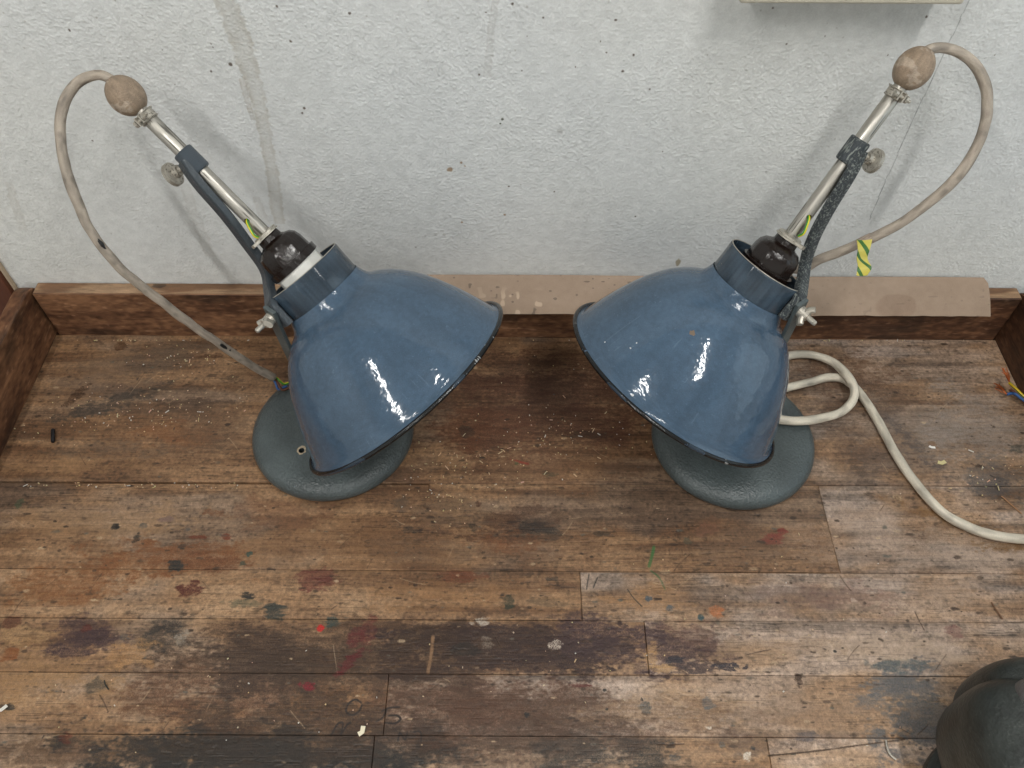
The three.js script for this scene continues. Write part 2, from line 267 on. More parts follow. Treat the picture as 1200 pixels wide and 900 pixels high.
// broad worn and dirty fields
for (const [x, y, rx, ry, c, a, o] of [
  [330, 884, 280, 40, [34, 34, 34], 0.95, { grain: 0.25 }], [300, 815, 190, 50, BR, 0.5], [420, 760, 330, 44, [74, 56, 44], 0.62], [600, 765, 180, 38, [54, 40, 38], 0.85, { soft: 0.4, grain: 0.35 }], [700, 750, 70, 32, PLUM, 0.7],
  [790, 760, 70, 26, PLUM, 0.62, { rag: 1 }], [600, 850, 260, 46, [86, 62, 48], 0.5], [560, 820, 120, 40, [88, 60, 46], 0.5], [660, 885, 60, 30, CHAR, 0.55], [755, 885, 40, 26, CHAR, 0.6], [460, 870, 130, 36, [66, 52, 44], 0.6], [120, 870, 120, 30, [110, 84, 60], 0.4],
  [60, 790, 90, 46, [160, 128, 92], 0.55], [85, 752, 52, 24, PLUM, 0.72], [110, 740, 40, 22, PLUM, 0.6], [200, 742, 26, 24, CHAR, 0.55], [175, 746, 18, 18, CHAR, 0.55], [290, 775, 75, 50, [64, 50, 42], 0.8, { grain: 0.4 }], [370, 775, 80, 40, [66, 52, 42], 0.65, { grain: 0.45 }], [400, 830, 70, 26, [122, 90, 60], 0.5], [20, 745, 40, 14, [190, 160, 120], 0.4], [150, 765, 40, 20, [176, 138, 96], 0.55],
  [190, 655, 110, 26, [120, 76, 46], 0.6], [70, 685, 80, 28, [126, 82, 50], 0.5], [240, 660, 60, 12, [100, 62, 40], 0.6], [600, 615, 90, 24, [80, 58, 46], 0.66], [620, 622, 44, 14, CHAR, 0.5], [590, 635, 50, 14, RUST, 0.4], [500, 645, 80, 22, [110, 92, 78], 0.4], [520, 600, 60, 30, [96, 84, 74], 0.4],
  [640, 480, 150, 66, [80, 50, 38], 0.6], [560, 500, 60, 34, [104, 66, 46], 0.45], [600, 430, 60, 22, [70, 48, 38], 0.5], [690, 430, 70, 26, [76, 52, 40], 0.45], [640, 545, 120, 26, [108, 80, 60], 0.4], [440, 640, 120, 40, [116, 86, 62], 0.35],  // browns between the lamps carry the shadow their shades cast there
  [150, 430, 110, 28, [112, 96, 84], 0.5, { turn: -0.25 }], [200, 418, 60, 20, [96, 84, 74], 0.5, { turn: -0.25 }], [115, 478, 70, 9, [66, 60, 56], 0.7, { turn: -0.35 }], [160, 460, 60, 8, [66, 60, 56], 0.6, { turn: -0.3 }], [230, 470, 50, 5, [70, 54, 44], 0.6], [200, 510, 60, 18, [126, 84, 54], 0.45], [130, 525, 90, 14, [104, 92, 82], 0.4], [60, 405, 50, 12, [164, 128, 92], 0.4], [255, 500, 40, 40, [98, 80, 66], 0.4],
  [1000, 440, 80, 30, [92, 66, 48], 0.5], [1020, 470, 70, 24, [84, 68, 58], 0.45], [1075, 500, 80, 40, [136, 126, 120], 0.45], [1150, 500, 70, 60, [150, 146, 146], 0.45], [1040, 540, 60, 26, [104, 94, 90], 0.4], [1170, 560, 50, 36, [96, 96, 100], 0.45], [1140, 640, 90, 36, [176, 160, 148], 0.45], [1010, 630, 100, 40, [170, 150, 136], 0.4], [880, 640, 80, 30, [120, 100, 84], 0.4],  // pale greys here stand for dust and painted side sheen
  [1068, 842, 50, 62, [104, 106, 112], 0.85, { grain: 0.35, soft: 0.4 }], [1050, 780, 34, 12, [84, 96, 104], 0.7], [1000, 700, 60, 20, [124, 92, 84], 0.35], [930, 700, 60, 24, [118, 98, 92], 0.4], [1100, 690, 80, 20, [160, 146, 138], 0.35], [1050, 760, 120, 20, [184, 166, 148], 0.4], [900, 760, 90, 24, [150, 128, 108], 0.4], [960, 840, 100, 34, [150, 128, 110], 0.4], [900, 870, 80, 18, [96, 82, 74], 0.4], [780, 830, 120, 24, [164, 138, 110], 0.4], [760, 700, 60, 18, [168, 130, 92], 0.45], [530, 695, 130, 22, [150, 112, 76], 0.35], [120, 610, 140, 26, [164, 134, 102], 0.4], [90, 545, 110, 12, [164, 132, 98], 0.35], [330, 640, 60, 34, [150, 116, 84], 0.3],
  [905, 530, 60, 20, [96, 74, 60], 0.3], [985, 500, 26, 34, [88, 70, 58], 0.4], [1070, 520, 10, 50, [60, 60, 66], 0.35, { turn: -0.5 }], [1010, 560, 8, 24, [70, 58, 50], 0.4, { turn: -0.3 }], [1120, 610, 90, 8, [120, 86, 46], 0.4, { turn: 0.35 }], [1180, 640, 50, 7, [110, 78, 42], 0.5],
]) stain(x, y, rx, ry, c, a, Object.assign({ rag: 0.8, soft: 0.55, grain: 0.6 }, o));
for (const [x, y, rx, ry, c, a, o] of [[500, 775, 130, 40, [66, 50, 40], 0.55], [560, 830, 170, 44, [78, 56, 44], 0.55], [650, 870, 120, 34, [74, 58, 48], 0.5], [330, 850, 160, 40, [58, 46, 38], 0.6], [500, 745, 60, 22, [60, 46, 38], 0.6], [230, 880, 150, 26, [48, 42, 38], 0.7], [40, 885, 60, 14, [86, 66, 50], 0.5], [640, 640, 70, 24, [104, 76, 56], 0.35], [330, 600, 60, 22, [110, 76, 56], 0.4], [480, 560, 40, 40, [92, 68, 54], 0.45]]) stain(x, y, rx, ry, c, a, Object.assign({ rag: 0.9, soft: 0.5, grain: 0.45 }, o));
// drips, paint spots, dye and burns
for (const [x, y, rx, ry, c, a, o] of [
  [207, 663, 12, 7, [44, 48, 50], 0.85], [135, 617, 6, 5, CHAR, 0.8], [160, 630, 5, 6, CHAR, 0.8], [168, 616, 5, 5, GREY, 0.6], [213, 640, 4, 4, CHAR, 0.6], [220, 620, 5, 4, GREY, 0.6], [234, 629, 14, 3, [104, 58, 40], 0.8], [264, 629, 7, 4, [110, 50, 34], 0.85], [291, 649, 4, 3, [52, 78, 76], 0.85], [284, 660, 5, 3, GRN, 0.7], [220, 692, 15, 8, [80, 40, 32], 0.75], [228, 683, 6, 4, [80, 40, 32], 0.7], [290, 698, 8, 5, CHAR, 0.7], [285, 706, 22, 6, [90, 92, 76], 0.5], [323, 715, 14, 11, [58, 62, 60], 0.8], [390, 728, 10, 7, [62, 72, 70], 0.8], [375, 736, 5, 5, [196, 40, 40], 0.9, { rag: 0.3, grain: 0.15 }], [370, 680, 28, 14, WINE, 0.55], [22, 590, 5, 5, [70, 84, 66], 0.6], [250, 600, 16, 4, [104, 66, 44], 0.5], [195, 608, 10, 4, [110, 92, 96], 0.5],
  [416, 745, 14, 10, [92, 36, 38], 0.6, { turn: -0.9 }], [408, 775, 22, 8, [96, 34, 38], 0.6, { turn: -0.9 }], [360, 803, 10, 6, [130, 34, 48], 0.7], [432, 740, 10, 20, [98, 36, 38], 0.4], [597, 706, 10, 9, [52, 56, 46], 0.75], [545, 760, 20, 10, CHAR, 0.5], [565, 728, 12, 6, [180, 174, 168], 0.7, { grain: 1, rag: 1 }], [650, 755, 8, 7, [196, 190, 184], 0.8, { grain: 0.9 }], [570, 752, 8, 12, [150, 144, 138], 0.4, { grain: 1 }], [640, 705, 24, 6, [96, 82, 66], 0.5], [540, 675, 30, 8, [104, 56, 40], 0.5], [646, 678, 8, 3, CHAR, 0.5], [760, 700, 5, 4, BLUE, 0.8], [785, 712, 5, 4, BLUE, 0.7], [821, 723, 4, 4, [60, 84, 92], 0.9, { rag: 0.3 }], [840, 716, 9, 8, [176, 112, 74], 0.7], [905, 630, 14, 8, [120, 58, 50], 0.65], [916, 622, 8, 4, [118, 46, 42], 0.6], [828, 620, 16, 10, [130, 92, 78], 0.35], [806, 634, 6, 4, GRN, 0.6], [756, 829, 8, 9, [92, 92, 92], 0.8], [752, 819, 2, 2, CHAR, 0.9], [708, 808, 2.4, 2.4, CHAR, 0.9], [711, 830, 2, 2, CHAR, 0.8], [617, 836, 3.5, 3.5, CHAR, 0.9], [680, 803, 14, 2.5, [92, 44, 40], 0.7], [875, 885, 6, 7, [226, 224, 220], 0.9, { rag: 0.5, grain: 0.4 }], [882, 876, 3, 3, CHAR, 0.9], [790, 888, 7, 5, GREY, 0.7], [846, 872, 5, 4, GREY, 0.7], [830, 824, 8, 8, BLUE, 0.55], [831, 852, 5, 2, [220, 214, 206], 0.7], [850, 780, 20, 5, [44, 40, 50], 0.8, { rag: 1 }], [790, 772, 12, 6, [40, 38, 48], 0.8], [815, 782, 22, 8, [58, 48, 52], 0.6, { rag: 1 }], [775, 745, 6, 10, PLUM, 0.7], [775, 782, 16, 6, [178, 146, 106], 0.7], [763, 762, 8, 14, [176, 142, 102], 0.6], [810, 745, 30, 14, [84, 60, 56], 0.45, { rag: 1 }], [1118, 740, 11, 9, [122, 88, 84], 0.6], [1040, 778, 18, 6, [84, 92, 98], 0.6], [978, 763, 2.5, 2, CHAR, 0.95], [1000, 703, 4, 3, [190, 176, 166], 0.6], [935, 796, 5, 9, [60, 44, 34], 0.7], [945, 862, 14, 8, [84, 82, 92], 0.5], [1030, 650, 30, 8, [140, 118, 104], 0.3], [1051, 582, 6, 5, [190, 170, 140], 0.6], [1051, 583, 3.5, 3, [110, 88, 68], 0.7], [1092, 520, 6, 5, [120, 84, 52], 0.5],
  [90, 462, 7, 16, [66, 46, 32], 0.75, { turn: 0.5, grain: 0.9 }], [140, 405, 7, 5, [80, 56, 38], 0.6], [250, 416, 12, 3, [70, 50, 38], 0.5], [270, 443, 14, 4, [80, 66, 54], 0.5], [10, 767, 12, 10, [130, 78, 44], 0.6], [12, 730, 12, 8, [86, 50, 38], 0.6], [100, 736, 7, 6, [96, 48, 40], 0.6], [112, 803, 13, 11, [78, 72, 64], 0.6], [110, 878, 9, 6, CHAR, 0.7], [75, 865, 9, 7, [96, 48, 34], 0.6], [10, 828, 8, 4, CHAR, 0.6], [145, 745, 8, 4, GREY, 0.6], [212, 746, 8, 12, [150, 148, 144], 0.5, { turn: 0.5, grain: 1 }], [90, 880, 26, 12, [92, 70, 56], 0.4],
  [480, 620, 10, 4, CHAR, 0.5], [470, 590, 12, 10, [90, 80, 72], 0.5], [705, 625, 10, 4, CHAR, 0.5], [555, 618, 6, 5, CHAR, 0.5], [690, 510, 30, 5, [60, 46, 38], 0.5], [545, 505, 10, 8, CHAR, 0.4], [605, 543, 3, 2, [70, 96, 64], 0.5], [645, 556, 10, 3, [70, 70, 56], 0.5], [610, 541, 14, 1.5, [150, 50, 40], 0.6, { turn: 0.3 }], [560, 590, 4, 3, [70, 44, 34], 0.6], [835, 610, 10, 6, [120, 84, 64], 0.35], [770, 655, 10, 10, [104, 86, 72], 0.3],
  [1000, 455, 12, 9, [130, 120, 110], 0.4], [1040, 488, 20, 14, [90, 78, 72], 0.35], [1160, 570, 26, 16, [70, 70, 74], 0.45, { grain: 1 }], [1190, 525, 8, 5, [64, 66, 60], 0.6],
]) stain(x, y, rx, ry, c, a, Object.assign({ rag: 0.6, soft: 0.3, grain: 0.5, gloss: 0.1 }, o));
{ // little specks of dirt and dents
  const r = mulberry(99); for (let n = 0; n < 1500; n++) { const s = 0.7 + r() * r() * 3; stain(r() * 1200, 398 + r() * 500, s * (1 + r() * 1.5), s * 0.8, r() < 0.72 ? [58, 46, 38] : r() < 0.6 ? [196, 178, 152] : [96, 96, 92], 0.35 + r() * 0.5, { rag: 0.4, soft: 0.5, grain: 0.2 }); }
}
// strokes (scratches, pencil, crayon) by photo pixel
function stroke(pts, w, col, al, depth = 0) {
  const P = pts.map(([x, y]) => atY(x, y)), c = new THREE.CatmullRomCurve3(P), L = c.getLength(), n = Math.ceil(L / 0.0003);
  for (let s = 0; s <= n; s++) {
    const Q = c.getPoint(s / n), ci = (Q.x - BX0) / BW * BTW, cj = Q.z / BH * BTH, a0 = al * (0.35 + 0.9 * vn(s * 0.04, 3, Math.round(pts[0][0])));
    for (let j = Math.floor(cj - w - 1); j <= cj + w + 1; j++) for (let i = Math.floor(ci - w - 1); i <= ci + w + 1; i++) { if (i < 0 || j < 0 || i >= BTW || j >= BTH) continue; const d = Math.hypot(i - ci, j - cj) / w; const a = clamp(a0 * (1 - sstep(0.5, 1.1, d)) * 0.6 * (0.5 + hash(i, j, 12))); if (a <= 0) continue; const k = j * BTW + i; for (let q = 0; q < 3; q++) bc[3 * k + q] += (col[q] - bc[3 * k + q]) * a; bh[k] -= depth * a; }
  }
}
stroke([[766, 640], [764, 650], [760, 664]], 3.2, [70, 112, 66], 0.6); stroke([[762, 668], [772, 676], [779, 690]], 2.2, [70, 100, 66], 0.4);
// pencilled marks on the front planks
const PEN = [44, 38, 36];
stroke([[423, 823], [416, 819], [408, 824], [405, 833], [412, 837], [420, 833], [424, 825]], 1.8, PEN, 1.0);
stroke([[447, 833], [455, 829], [468, 828]], 1.7, PEN, 1.0); stroke([[453, 830], [448, 840], [440, 845]], 1.8, PEN, 1.0); stroke([[455, 838], [465, 838], [469, 842], [462, 847], [450, 846]], 1.8, PEN, 1.0);
stroke([[388, 860], [396, 847], [401, 846], [399, 860]], 1.7, PEN, 1.0); stroke([[399, 860], [407, 848], [410, 846]], 1.7, PEN, 1.0);
stroke([[466, 868], [468, 858], [474, 866], [477, 857]], 1.6, PEN, 0.9); stroke([[484, 857], [492, 857], [493, 869]], 1.6, PEN, 0.9);
stroke([[507, 745], [505, 765], [501, 788]], 3.5, [150, 120, 92], 0.35); stroke([[900, 885], [960, 879], [1012, 872], [1060, 866]], 1.4, [60, 46, 36], 0.7, 0.5);
stroke([[690, 672], [687, 690]], 1.4, CHAR, 0.5); stroke([[700, 676], [695, 688]], 1.4, CHAR, 0.5); stroke([[735, 690], [742, 700], [752, 710]], 1.3, CHAR, 0.5);
stroke([[390, 755], [395, 790]], 1, [190, 176, 156], 0.4);
{ const r = mulberry(303); for (let n = 0; n < 120; n++) { const x = r() * 1200, y = 420 + r() * 470, a = (r() - 0.5) * 2.4, l = 6 + r() * 26; stroke([[x, y], [x + Math.cos(a) * l * 0.5, y + Math.sin(a) * l * 0.4 + (r() - .5) * 3], [x + Math.cos(a) * l, y + Math.sin(a) * l * 0.8]], 0.7 + r() * 0.5, r() < 0.55 ? [66, 50, 40] : [186, 166, 140], 0.3 + r() * 0.3, 0.3); } }
function pack(src, n) { const a = new Uint8Array(BTW * BTH * 4); for (let k = 0; k < BTW * BTH; k++) { for (let c = 0; c < 3; c++) a[4 * k + c] = clamp(n === 3 ? src[3 * k + c] * [0.925, 0.885, 0.835][c] : src[k] * 255, 0, 255); a[4 * k + 3] = 255; } return dataTex(a, BTW, BTH, n === 3, THREE.ClampToEdgeWrapping); }
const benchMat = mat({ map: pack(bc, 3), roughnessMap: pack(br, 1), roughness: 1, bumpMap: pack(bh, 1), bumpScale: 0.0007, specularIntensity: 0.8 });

const bench = thing('workbench', 'worn wooden workbench top with stained planks and raised rails round its edge', 'workbench', V(0, -0.85, 0.3));
const topUV = g => { const p = g.attributes.position, uv = new Float32Array(p.count * 2); for (let i = 0; i < p.count; i++) { uv[2 * i] = (p.getX(i) - BX0) / BW; uv[2 * i + 1] = p.getZ(i) / BH; } g.setAttribute('uv', new THREE.BufferAttribute(uv, 2)); return g; };
function plank(x0, x1, z0, z1, y, c = 0.0004, th = 0.024) {
  const P = [[x0, -th, z0], [x1, -th, z0], [x1, -th, z1], [x0, -th, z1], [x0, -c, z0], [x1, -c, z0], [x1, -c, z1], [x0, -c, z1], [x0 + c, 0, z0 + c], [x1 - c, 0, z0 + c], [x1 - c, 0, z1 - c], [x0 + c, 0, z1 - c]];
  const q = (a, b, d, e) => [a, d, b, a, e, d]; const idx = [...q(0, 3, 2, 1).reverse()];
  for (let k = 0; k < 4; k++) { const n = (k + 1) % 4; idx.push(k, 4 + k, 4 + n, k, 4 + n, n, 4 + k, 8 + k, 8 + n, 4 + k, 8 + n, 4 + n); }
  idx.push(8, 11, 10, 8, 10, 9);
  let g = new THREE.BufferGeometry(); g.setAttribute('position', new THREE.Float32BufferAttribute(P.flat(), 3)); g.translate(0, y, 0); g.setIndex(idx); g = g.toNonIndexed(); g.computeVertexNormals(); return topUV(g);
}
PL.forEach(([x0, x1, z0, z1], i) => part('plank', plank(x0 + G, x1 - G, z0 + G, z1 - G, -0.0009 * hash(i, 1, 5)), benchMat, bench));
part('filler_strip', plank(XL + G, -0.0905, 0.1995, 0.2048, -0.0024), benchMat, bench);
part('filler_strip', plank(-0.09, 0.3083, 0.1986, 0.2056, -0.0006), benchMat, bench);
// rail wood
const railCol = fillTex(1024, 512, true, (u, v) => {
  const x = u * 2.2, y = v * 0.3; const g = fbm(x * 9, y * 110 + (fbm(x * 3, y * 8, 5, 2)) * 2, 11, 4), b = fbm(x * 7, y * 16, 12, 4), f = fbm(x * 150, y * 260, 14, 3) * 1.5 - 0.25, s = sstep(0.6, 0.75, fbm(x * 14, y * 30, 15, 3)) * 0.35, lt = sstep(0.84, 0.9, vn(x * 120, y * 420, 18)) * 0.6;
  const t = clamp(0.5 + (g - 0.5) * 0.8 + (b - 0.5) * 1.3 + (f - 0.5) * 0.8); const c = [146 - 70 * t, 106 - 58 * t, 76 - 44 * t], d = 1 - s * 0.8;
  return [c[0] * d + lt * 50, c[1] * d + lt * 48, c[2] * d + lt * 44];
});
const railBump = fillTex(512, 512, false, (u, v) => 0.5 + (fbm(u * 12, v * 120, 22, 3) - 0.5) * 0.7 + (fbm(u * 60, v * 60, 25, 2) - 0.5) * 0.35);
const railMat = mat({ map: rep(railCol, 1 / 2.2, 1 / 0.3), bumpMap: rep(railBump, 2.2, 4), bumpScale: 0.0007, roughness: 0.58 });
const darkRailMat = mat({ map: rep(railCol, 1 / 2.2, 1 / 0.3), color: new THREE.Color(0.42, 0.38, 0.36), bumpMap: rep(railBump, 2.2, 4), bumpScale: 0.0007, roughness: 0.55 });  // dark stained wood, darkened further for the shaded inner face
const wornLitTex = rep(fillTex(1024, 128, true, (u, v) => { const x = u * 1.2, y = v * 0.03, b = fbm(x * 9, y * 40, 301, 4), f = fbm(x * 60, y * 400, 302, 3) - 0.5, k = sstep(0.5, 0.66, fbm(x * 16 + 4, y * 60, 303, 4)), d = sstep(0.62, 0.72, fbm(x * 40, y * 120, 304, 3)) * 0.35, g = hash(Math.floor(u * 1024), Math.floor(v * 128), 305) - 0.5; const m = (1 + f * 0.35 + g * 0.14) * (1 - d); return [(150 - 34 * k + (b - 0.5) * 34) * m, (121 - 36 * k + (b - 0.5) * 34) * m, (93 - 32 * k + (b - 0.5) * 34) * m]; }), 1 / 1.2, 1 / 0.03);
part('back_rail', boxUV(rbox(XL + 0.003, XR - 0.002, -0.028, RAILH, WALLZ + 0.0005, 0, 0.0018)), railMat, bench);
// side rails: outline in the z-y plane with a rounded back end, extruded across
function sideRail(x0, x1, h) {
  const s = new THREE.Shape(); s.moveTo(0.615, -0.03); s.lineTo(0.615, h); s.lineTo(0.008, h + 0.001); s.quadraticCurveTo(-0.0135, h + 0.002, -0.0165, h - 0.018); s.lineTo(-0.0165, -0.03); s.closePath();
  const g = new THREE.ExtrudeGeometry(s, { depth: x1 - x0 - 0.004, bevelEnabled: true, bevelSize: 0.002, bevelThickness: 0.002, bevelSegments: 3, steps: 1, curveSegments: 10 });
  g.applyMatrix4(new THREE.Matrix4().set(0, 0, 1, x0 + 0.002, 0, 1, 0, 0, 1, 0, 0, 0, 0, 0, 0, 1)); // shape x -> z, depth -> x
  const i = g.index; const p = g.attributes.position; // mirrored by the axis swap: flip the triangles
  for (let k = 0; k < p.count; k += 3) for (const n of ['position', 'normal', 'uv']) { const a = g.attributes[n], sz = a.itemSize; for (let c = 0; c < sz; c++) { const t = a.array[(k + 1) * sz + c]; a.array[(k + 1) * sz + c] = a.array[(k + 2) * sz + c]; a.array[(k + 2) * sz + c] = t; } }
  g.computeVertexNormals(); return boxUV(g, 1, true);
}
part('side_rail', sideRail(XL - 0.0165, XL, 0.069), railMat, bench);
part('side_rail', sideRail(XR, XR + 0.018, 0.069), darkRailMat, bench, 'side rail of dark stained wood with shade painted into its colour');
const wornLitMat = mat({ map: wornLitTex, bumpMap: rep(railBump, 2.2, 4), bumpScale: 0.0006, roughness: 0.62 });  // worn bare wood, paled further for light on the upward face
part('worn_lit_top', boxUV(box(XL + 0.0045, XR - 0.0035, RAILH - 0.0002, RAILH + 0.0003, WALLZ + 0.002, -0.0014)), wornLitMat, bench);
part('worn_lit_top', boxUV(box(XL - 0.0148, XL - 0.0018, 0.0695, 0.0714, 0.012, 0.61), 1, true), wornLitMat, bench);
part('carcass', boxUV(box(XL - 0.012, XR + 0.014, -0.85, -0.0301, -0.016, 0.6)), railMat, bench);

// fibreboard strip lying on the back rail against the wall
{
  const a = V(0, 0.0826, -0.0172), b = V(0, 0.0566, 0.0172), x0 = -0.1, x1 = 0.519, th = 0.0028;
  const dir = b.clone().sub(a), n = V(0, dir.z, -dir.y).normalize().multiplyScalar(th), nx = 60, ny = 6, pos = [], uv = [], idx = [];
  const at = (s, t, top) => { const x = x0 + (x1 - x0) * s + (t - 0.5) * 0.004 * (s > 0.98 ? 1 : 0) - (s === 1 && t === 0 ? 0.004 : 0); const P = a.clone().addScaledVector(dir, t); P.x = x; P.y += 0.0022 * Math.sin(t * Math.PI) + 0.0006 * Math.sin(s * 9) + 0.0012; if (top) P.add(n); if (t === 1) P.addScaledVector(dir, (vn(s * 60, 2, 5) - 0.5) * 0.02); return P; };
  for (const top of [1, 0]) for (let i = 0; i <= nx; i++) for (let j = 0; j <= ny; j++) { const P = at(i / nx, j / ny, top); pos.push(P.x, P.y, P.z); uv.push(P.x, j / ny * 0.043); }
  const id = (top, i, j) => (top ? 0 : (nx + 1) * (ny + 1)) + i * (ny + 1) + j;
  for (let i = 0; i < nx; i++) for (let j = 0; j < ny; j++) { idx.push(id(1, i, j), id(1, i, j + 1), id(1, i + 1, j + 1), id(1, i, j), id(1, i + 1, j + 1), id(1, i + 1, j)); idx.push(id(0, i, j), id(0, i + 1, j + 1), id(0, i, j + 1), id(0, i, j), id(0, i + 1, j), id(0, i + 1, j + 1)); }
  for (let i = 0; i < nx; i++) { idx.push(id(1, i, ny), id(0, i, ny), id(0, i + 1, ny), id(1, i, ny), id(0, i + 1, ny), id(1, i + 1, ny)); idx.push(id(1, i, 0), id(0, i + 1, 0), id(0, i, 0), id(1, i, 0), id(1, i + 1, 0), id(0, i + 1, 0)); }
  for (let j = 0; j < ny; j++) { idx.push(id(1, nx, j), id(1, nx, j + 1), id(0, nx, j + 1), id(1, nx, j), id(0, nx, j + 1), id(0, nx, j)); idx.push(id(1, 0, j), id(0, 0, j + 1), id(1, 0, j + 1), id(1, 0, j), id(0, 0, j), id(0, 0, j + 1)); }
  let g = new THREE.BufferGeometry(); g.setAttribute('position', new THREE.Float32BufferAttribute(pos, 3)); g.setAttribute('uv', new THREE.Float32BufferAttribute(uv, 2)); g.setIndex(idx); g.computeVertexNormals(); g = toCreasedNormals(g, 0.6);
  const tex = fillTex(2048, 160, true, (u, v) => {
    const x = x0 + u * 0.64, y = v * 0.05; let b = (fbm(x * 18, y * 30, 71, 4) - 0.5) * 22 + (hash(Math.floor(u * 2048), Math.floor(v * 160), 72) - 0.5) * 10 + (fbm(x * 200, y * 200, 75, 2) - .5) * 8; let c = [154 + b, 132 + b, 112 + b];
    const sp = x < 0.16 ? sstep(0.68, 0.76, fbm(x * 120, y * 120, 73, 2)) * sstep(0.4, 0.6, fbm(x * 9, y * 20, 76, 2)) * 0.55 : 0, dk = sstep(0.88, 0.93, vn(x * 170, y * 260, 74)) * 0.25 * (x < 0.16 ? 1 : 0.3);
    c = c.map((q, k) => (q * (1 - sp) + [214, 190, 164][k] * sp) * (1 - dk)); const d = Math.hypot((x - 0.415) / 0.022, (y - 0.033) / 0.014) + (fbm(x * 60, y * 60, 79, 2) - 0.5) * 0.5; const s = 0.08 * (1 - sstep(0.8, 1, d)); return c.map((q, k) => q * (1 - s * [0.7, 0.95, 1.1][k]));
  }, THREE.ClampToEdgeWrapping);
  tex.repeat.set(1 / 0.64, 1 / 0.05); tex.offset.set(-x0 / 0.64, 0); tex.needsUpdate = true;
  single('fibreboard_strip', g, mat({ map: tex, roughness: 0.62 }), 'long thin tan fibreboard strip lying on the back rail against the wall', 'board');
}
// dark brown board on the wall beside the bench, with its pale edge
{
  const t = thing('brown_board', 'dark brown upright board on the white wall beyond the bench end', 'board', V(-0.66, -0.85, WALLZ + 0.006));
  const bt = mat({ map: rep(fillTex(256, 512, true, (u, v) => { const f = fbm(u * 40, v * 6, 81, 4) - 0.5, g = hash(Math.floor(u * 256), Math.floor(v * 512), 3) - 0.5; return [92 + f * 26 + g * 6, 50 + f * 20 + g * 5, 30 + f * 14 + g * 4]; }), 4, 2), roughness: 0.5 });
  part('panel', boxUV(rbox(-0.76, -0.567, -0.85, 0.9, WALLZ + 0.0003, WALLZ + 0.011, 0.001)), bt, t);
  part('pale_edge', rbox(-0.5667, -0.5642, -0.85, 0.9, WALLZ + 0.0003, WALLZ + 0.006, 0.0008), mat({ color: 0xb9a58c, roughness: 0.8 }), t);
}
// small wall box above
{
  const t = thing('wall_box', 'flat cream box fixed to the wall above the bench', 'box', V(0.252, 0.409, WALLZ));
  const cr = mat({ color: new THREE.Color(0xc9c2b0), roughness: 0.5, bumpMap: rep(stipple, 3, 3), bumpScale: 0.0004 });
  part('body', rbox(0.1685, 0.3345, 0.412, 0.56, WALLZ + 0.0004, 0.010, 0.003), cr, t);
  part('lid', rbox(0.166, 0.337, 0.4085, 0.562, 0.0104, 0.0165, 0.0025), cr, t);
}

// ---------------------------------------------------------------- lamp materials
const enamelTex = fillTex(1024, 512, true, (u, v) => {
  const a = u * 42, b = v * 14; const big = tvn(u * 12, v * 5, 12, 5, 101) * 0.6 + tvn(u * 31, v * 13, 31, 13, 102) * 0.4 - 0.5, fine = hash(Math.floor(u * 1024), Math.floor(v * 512), 103) - 0.5, sp = tvn(u * 300, v * 150, 300, 150, 104), st = tvn(u * 90, v * 4, 90, 4, 106) - 0.5;
  const mo = tvn(u * 150, v * 75, 150, 75, 109) - 0.5, m = 1 + big * 0.17 + fine * 0.1 + st * 0.06 + mo * 0.08, w = sstep(0.93, 0.97, sp) * 14;
  const sc = sstep(0.9, 0.93, tvn(u * 260, v * 9, 260, 9, 107)) * sstep(0.5, 0.8, tvn(u * 14, v * 16, 14, 16, 108)) * 9; return [70 * m + w + sc, 89 * m + w + sc, 108 * m + w + sc];
});
const enamelBump = fillTex(1024, 512, false, (u, v) => 0.5 + (tvn(u * 44, v * 20, 44, 20, 111) - 0.5) * 0.5 + (tvn(u * 160, v * 70, 160, 70, 112) - 0.5) * 0.22 + (tvn(u * 340, v * 170, 340, 170, 113) - 0.5) * 0.1);
const enamel = mat({ map: enamelTex, roughness: 0.09, bumpMap: enamelBump, bumpScale: 0.00045, specularIntensity: 0.9 });
const collarMat = mat({ map: fillTex(512, 128, true, (u, v) => { const m = 1 + (tvn(u * 20, v * 6, 20, 6, 121) - 0.5) * 0.3 + (hash(Math.floor(u * 512), Math.floor(v * 128), 122) - 0.5) * 0.1 + (tvn(u * 120, v * 3, 120, 3, 125) - 0.5) * 0.14; return [53 * m, 66 * m, 78 * m]; }), roughness: 0.16, bumpMap: rep(enamelBump, 1, 1), bumpScale: 0.0004 });
const rimTex = fillTex(2048, 32, true, (u, v) => { const c = sstep(0.8, 0.86, tvn(u * 190, v * 3, 190, 3, 321) * 0.75 + tvn(u * 700, v * 7, 700, 7, 322) * 0.25), k = tvn(u * 40, v * 1, 40, 1, 323), b = sstep(0.74, 0.82, tvn(u * 26, v * 2, 26, 2, 324)) * 0.7, q = k > 0.62 ? [150, 152, 152] : k > 0.4 ? [92, 70, 56] : [70, 88, 108]; return [11, 13, 15].map((z, i) => (z * (1 - b) + [52, 68, 84][i] * b) * (1 - c) + q[i] * c); });
const blackEnamel = mat({ map: rimTex, roughness: 0.16, bumpMap: rep(enamelBump, 3, 1), bumpScale: 0.0003 });
const whiteEnamel = mat({ color: new THREE.Color(0xd9d8d2), roughness: 0.25 });
const hammerBump = fillTex(512, 512, false, (u, v) => 0.5 + (tvn(u * 60, v * 60, 60, 60, 131) - 0.5) * 0.7 + (tvn(u * 130, v * 130, 130, 130, 132) - 0.5) * 0.4);
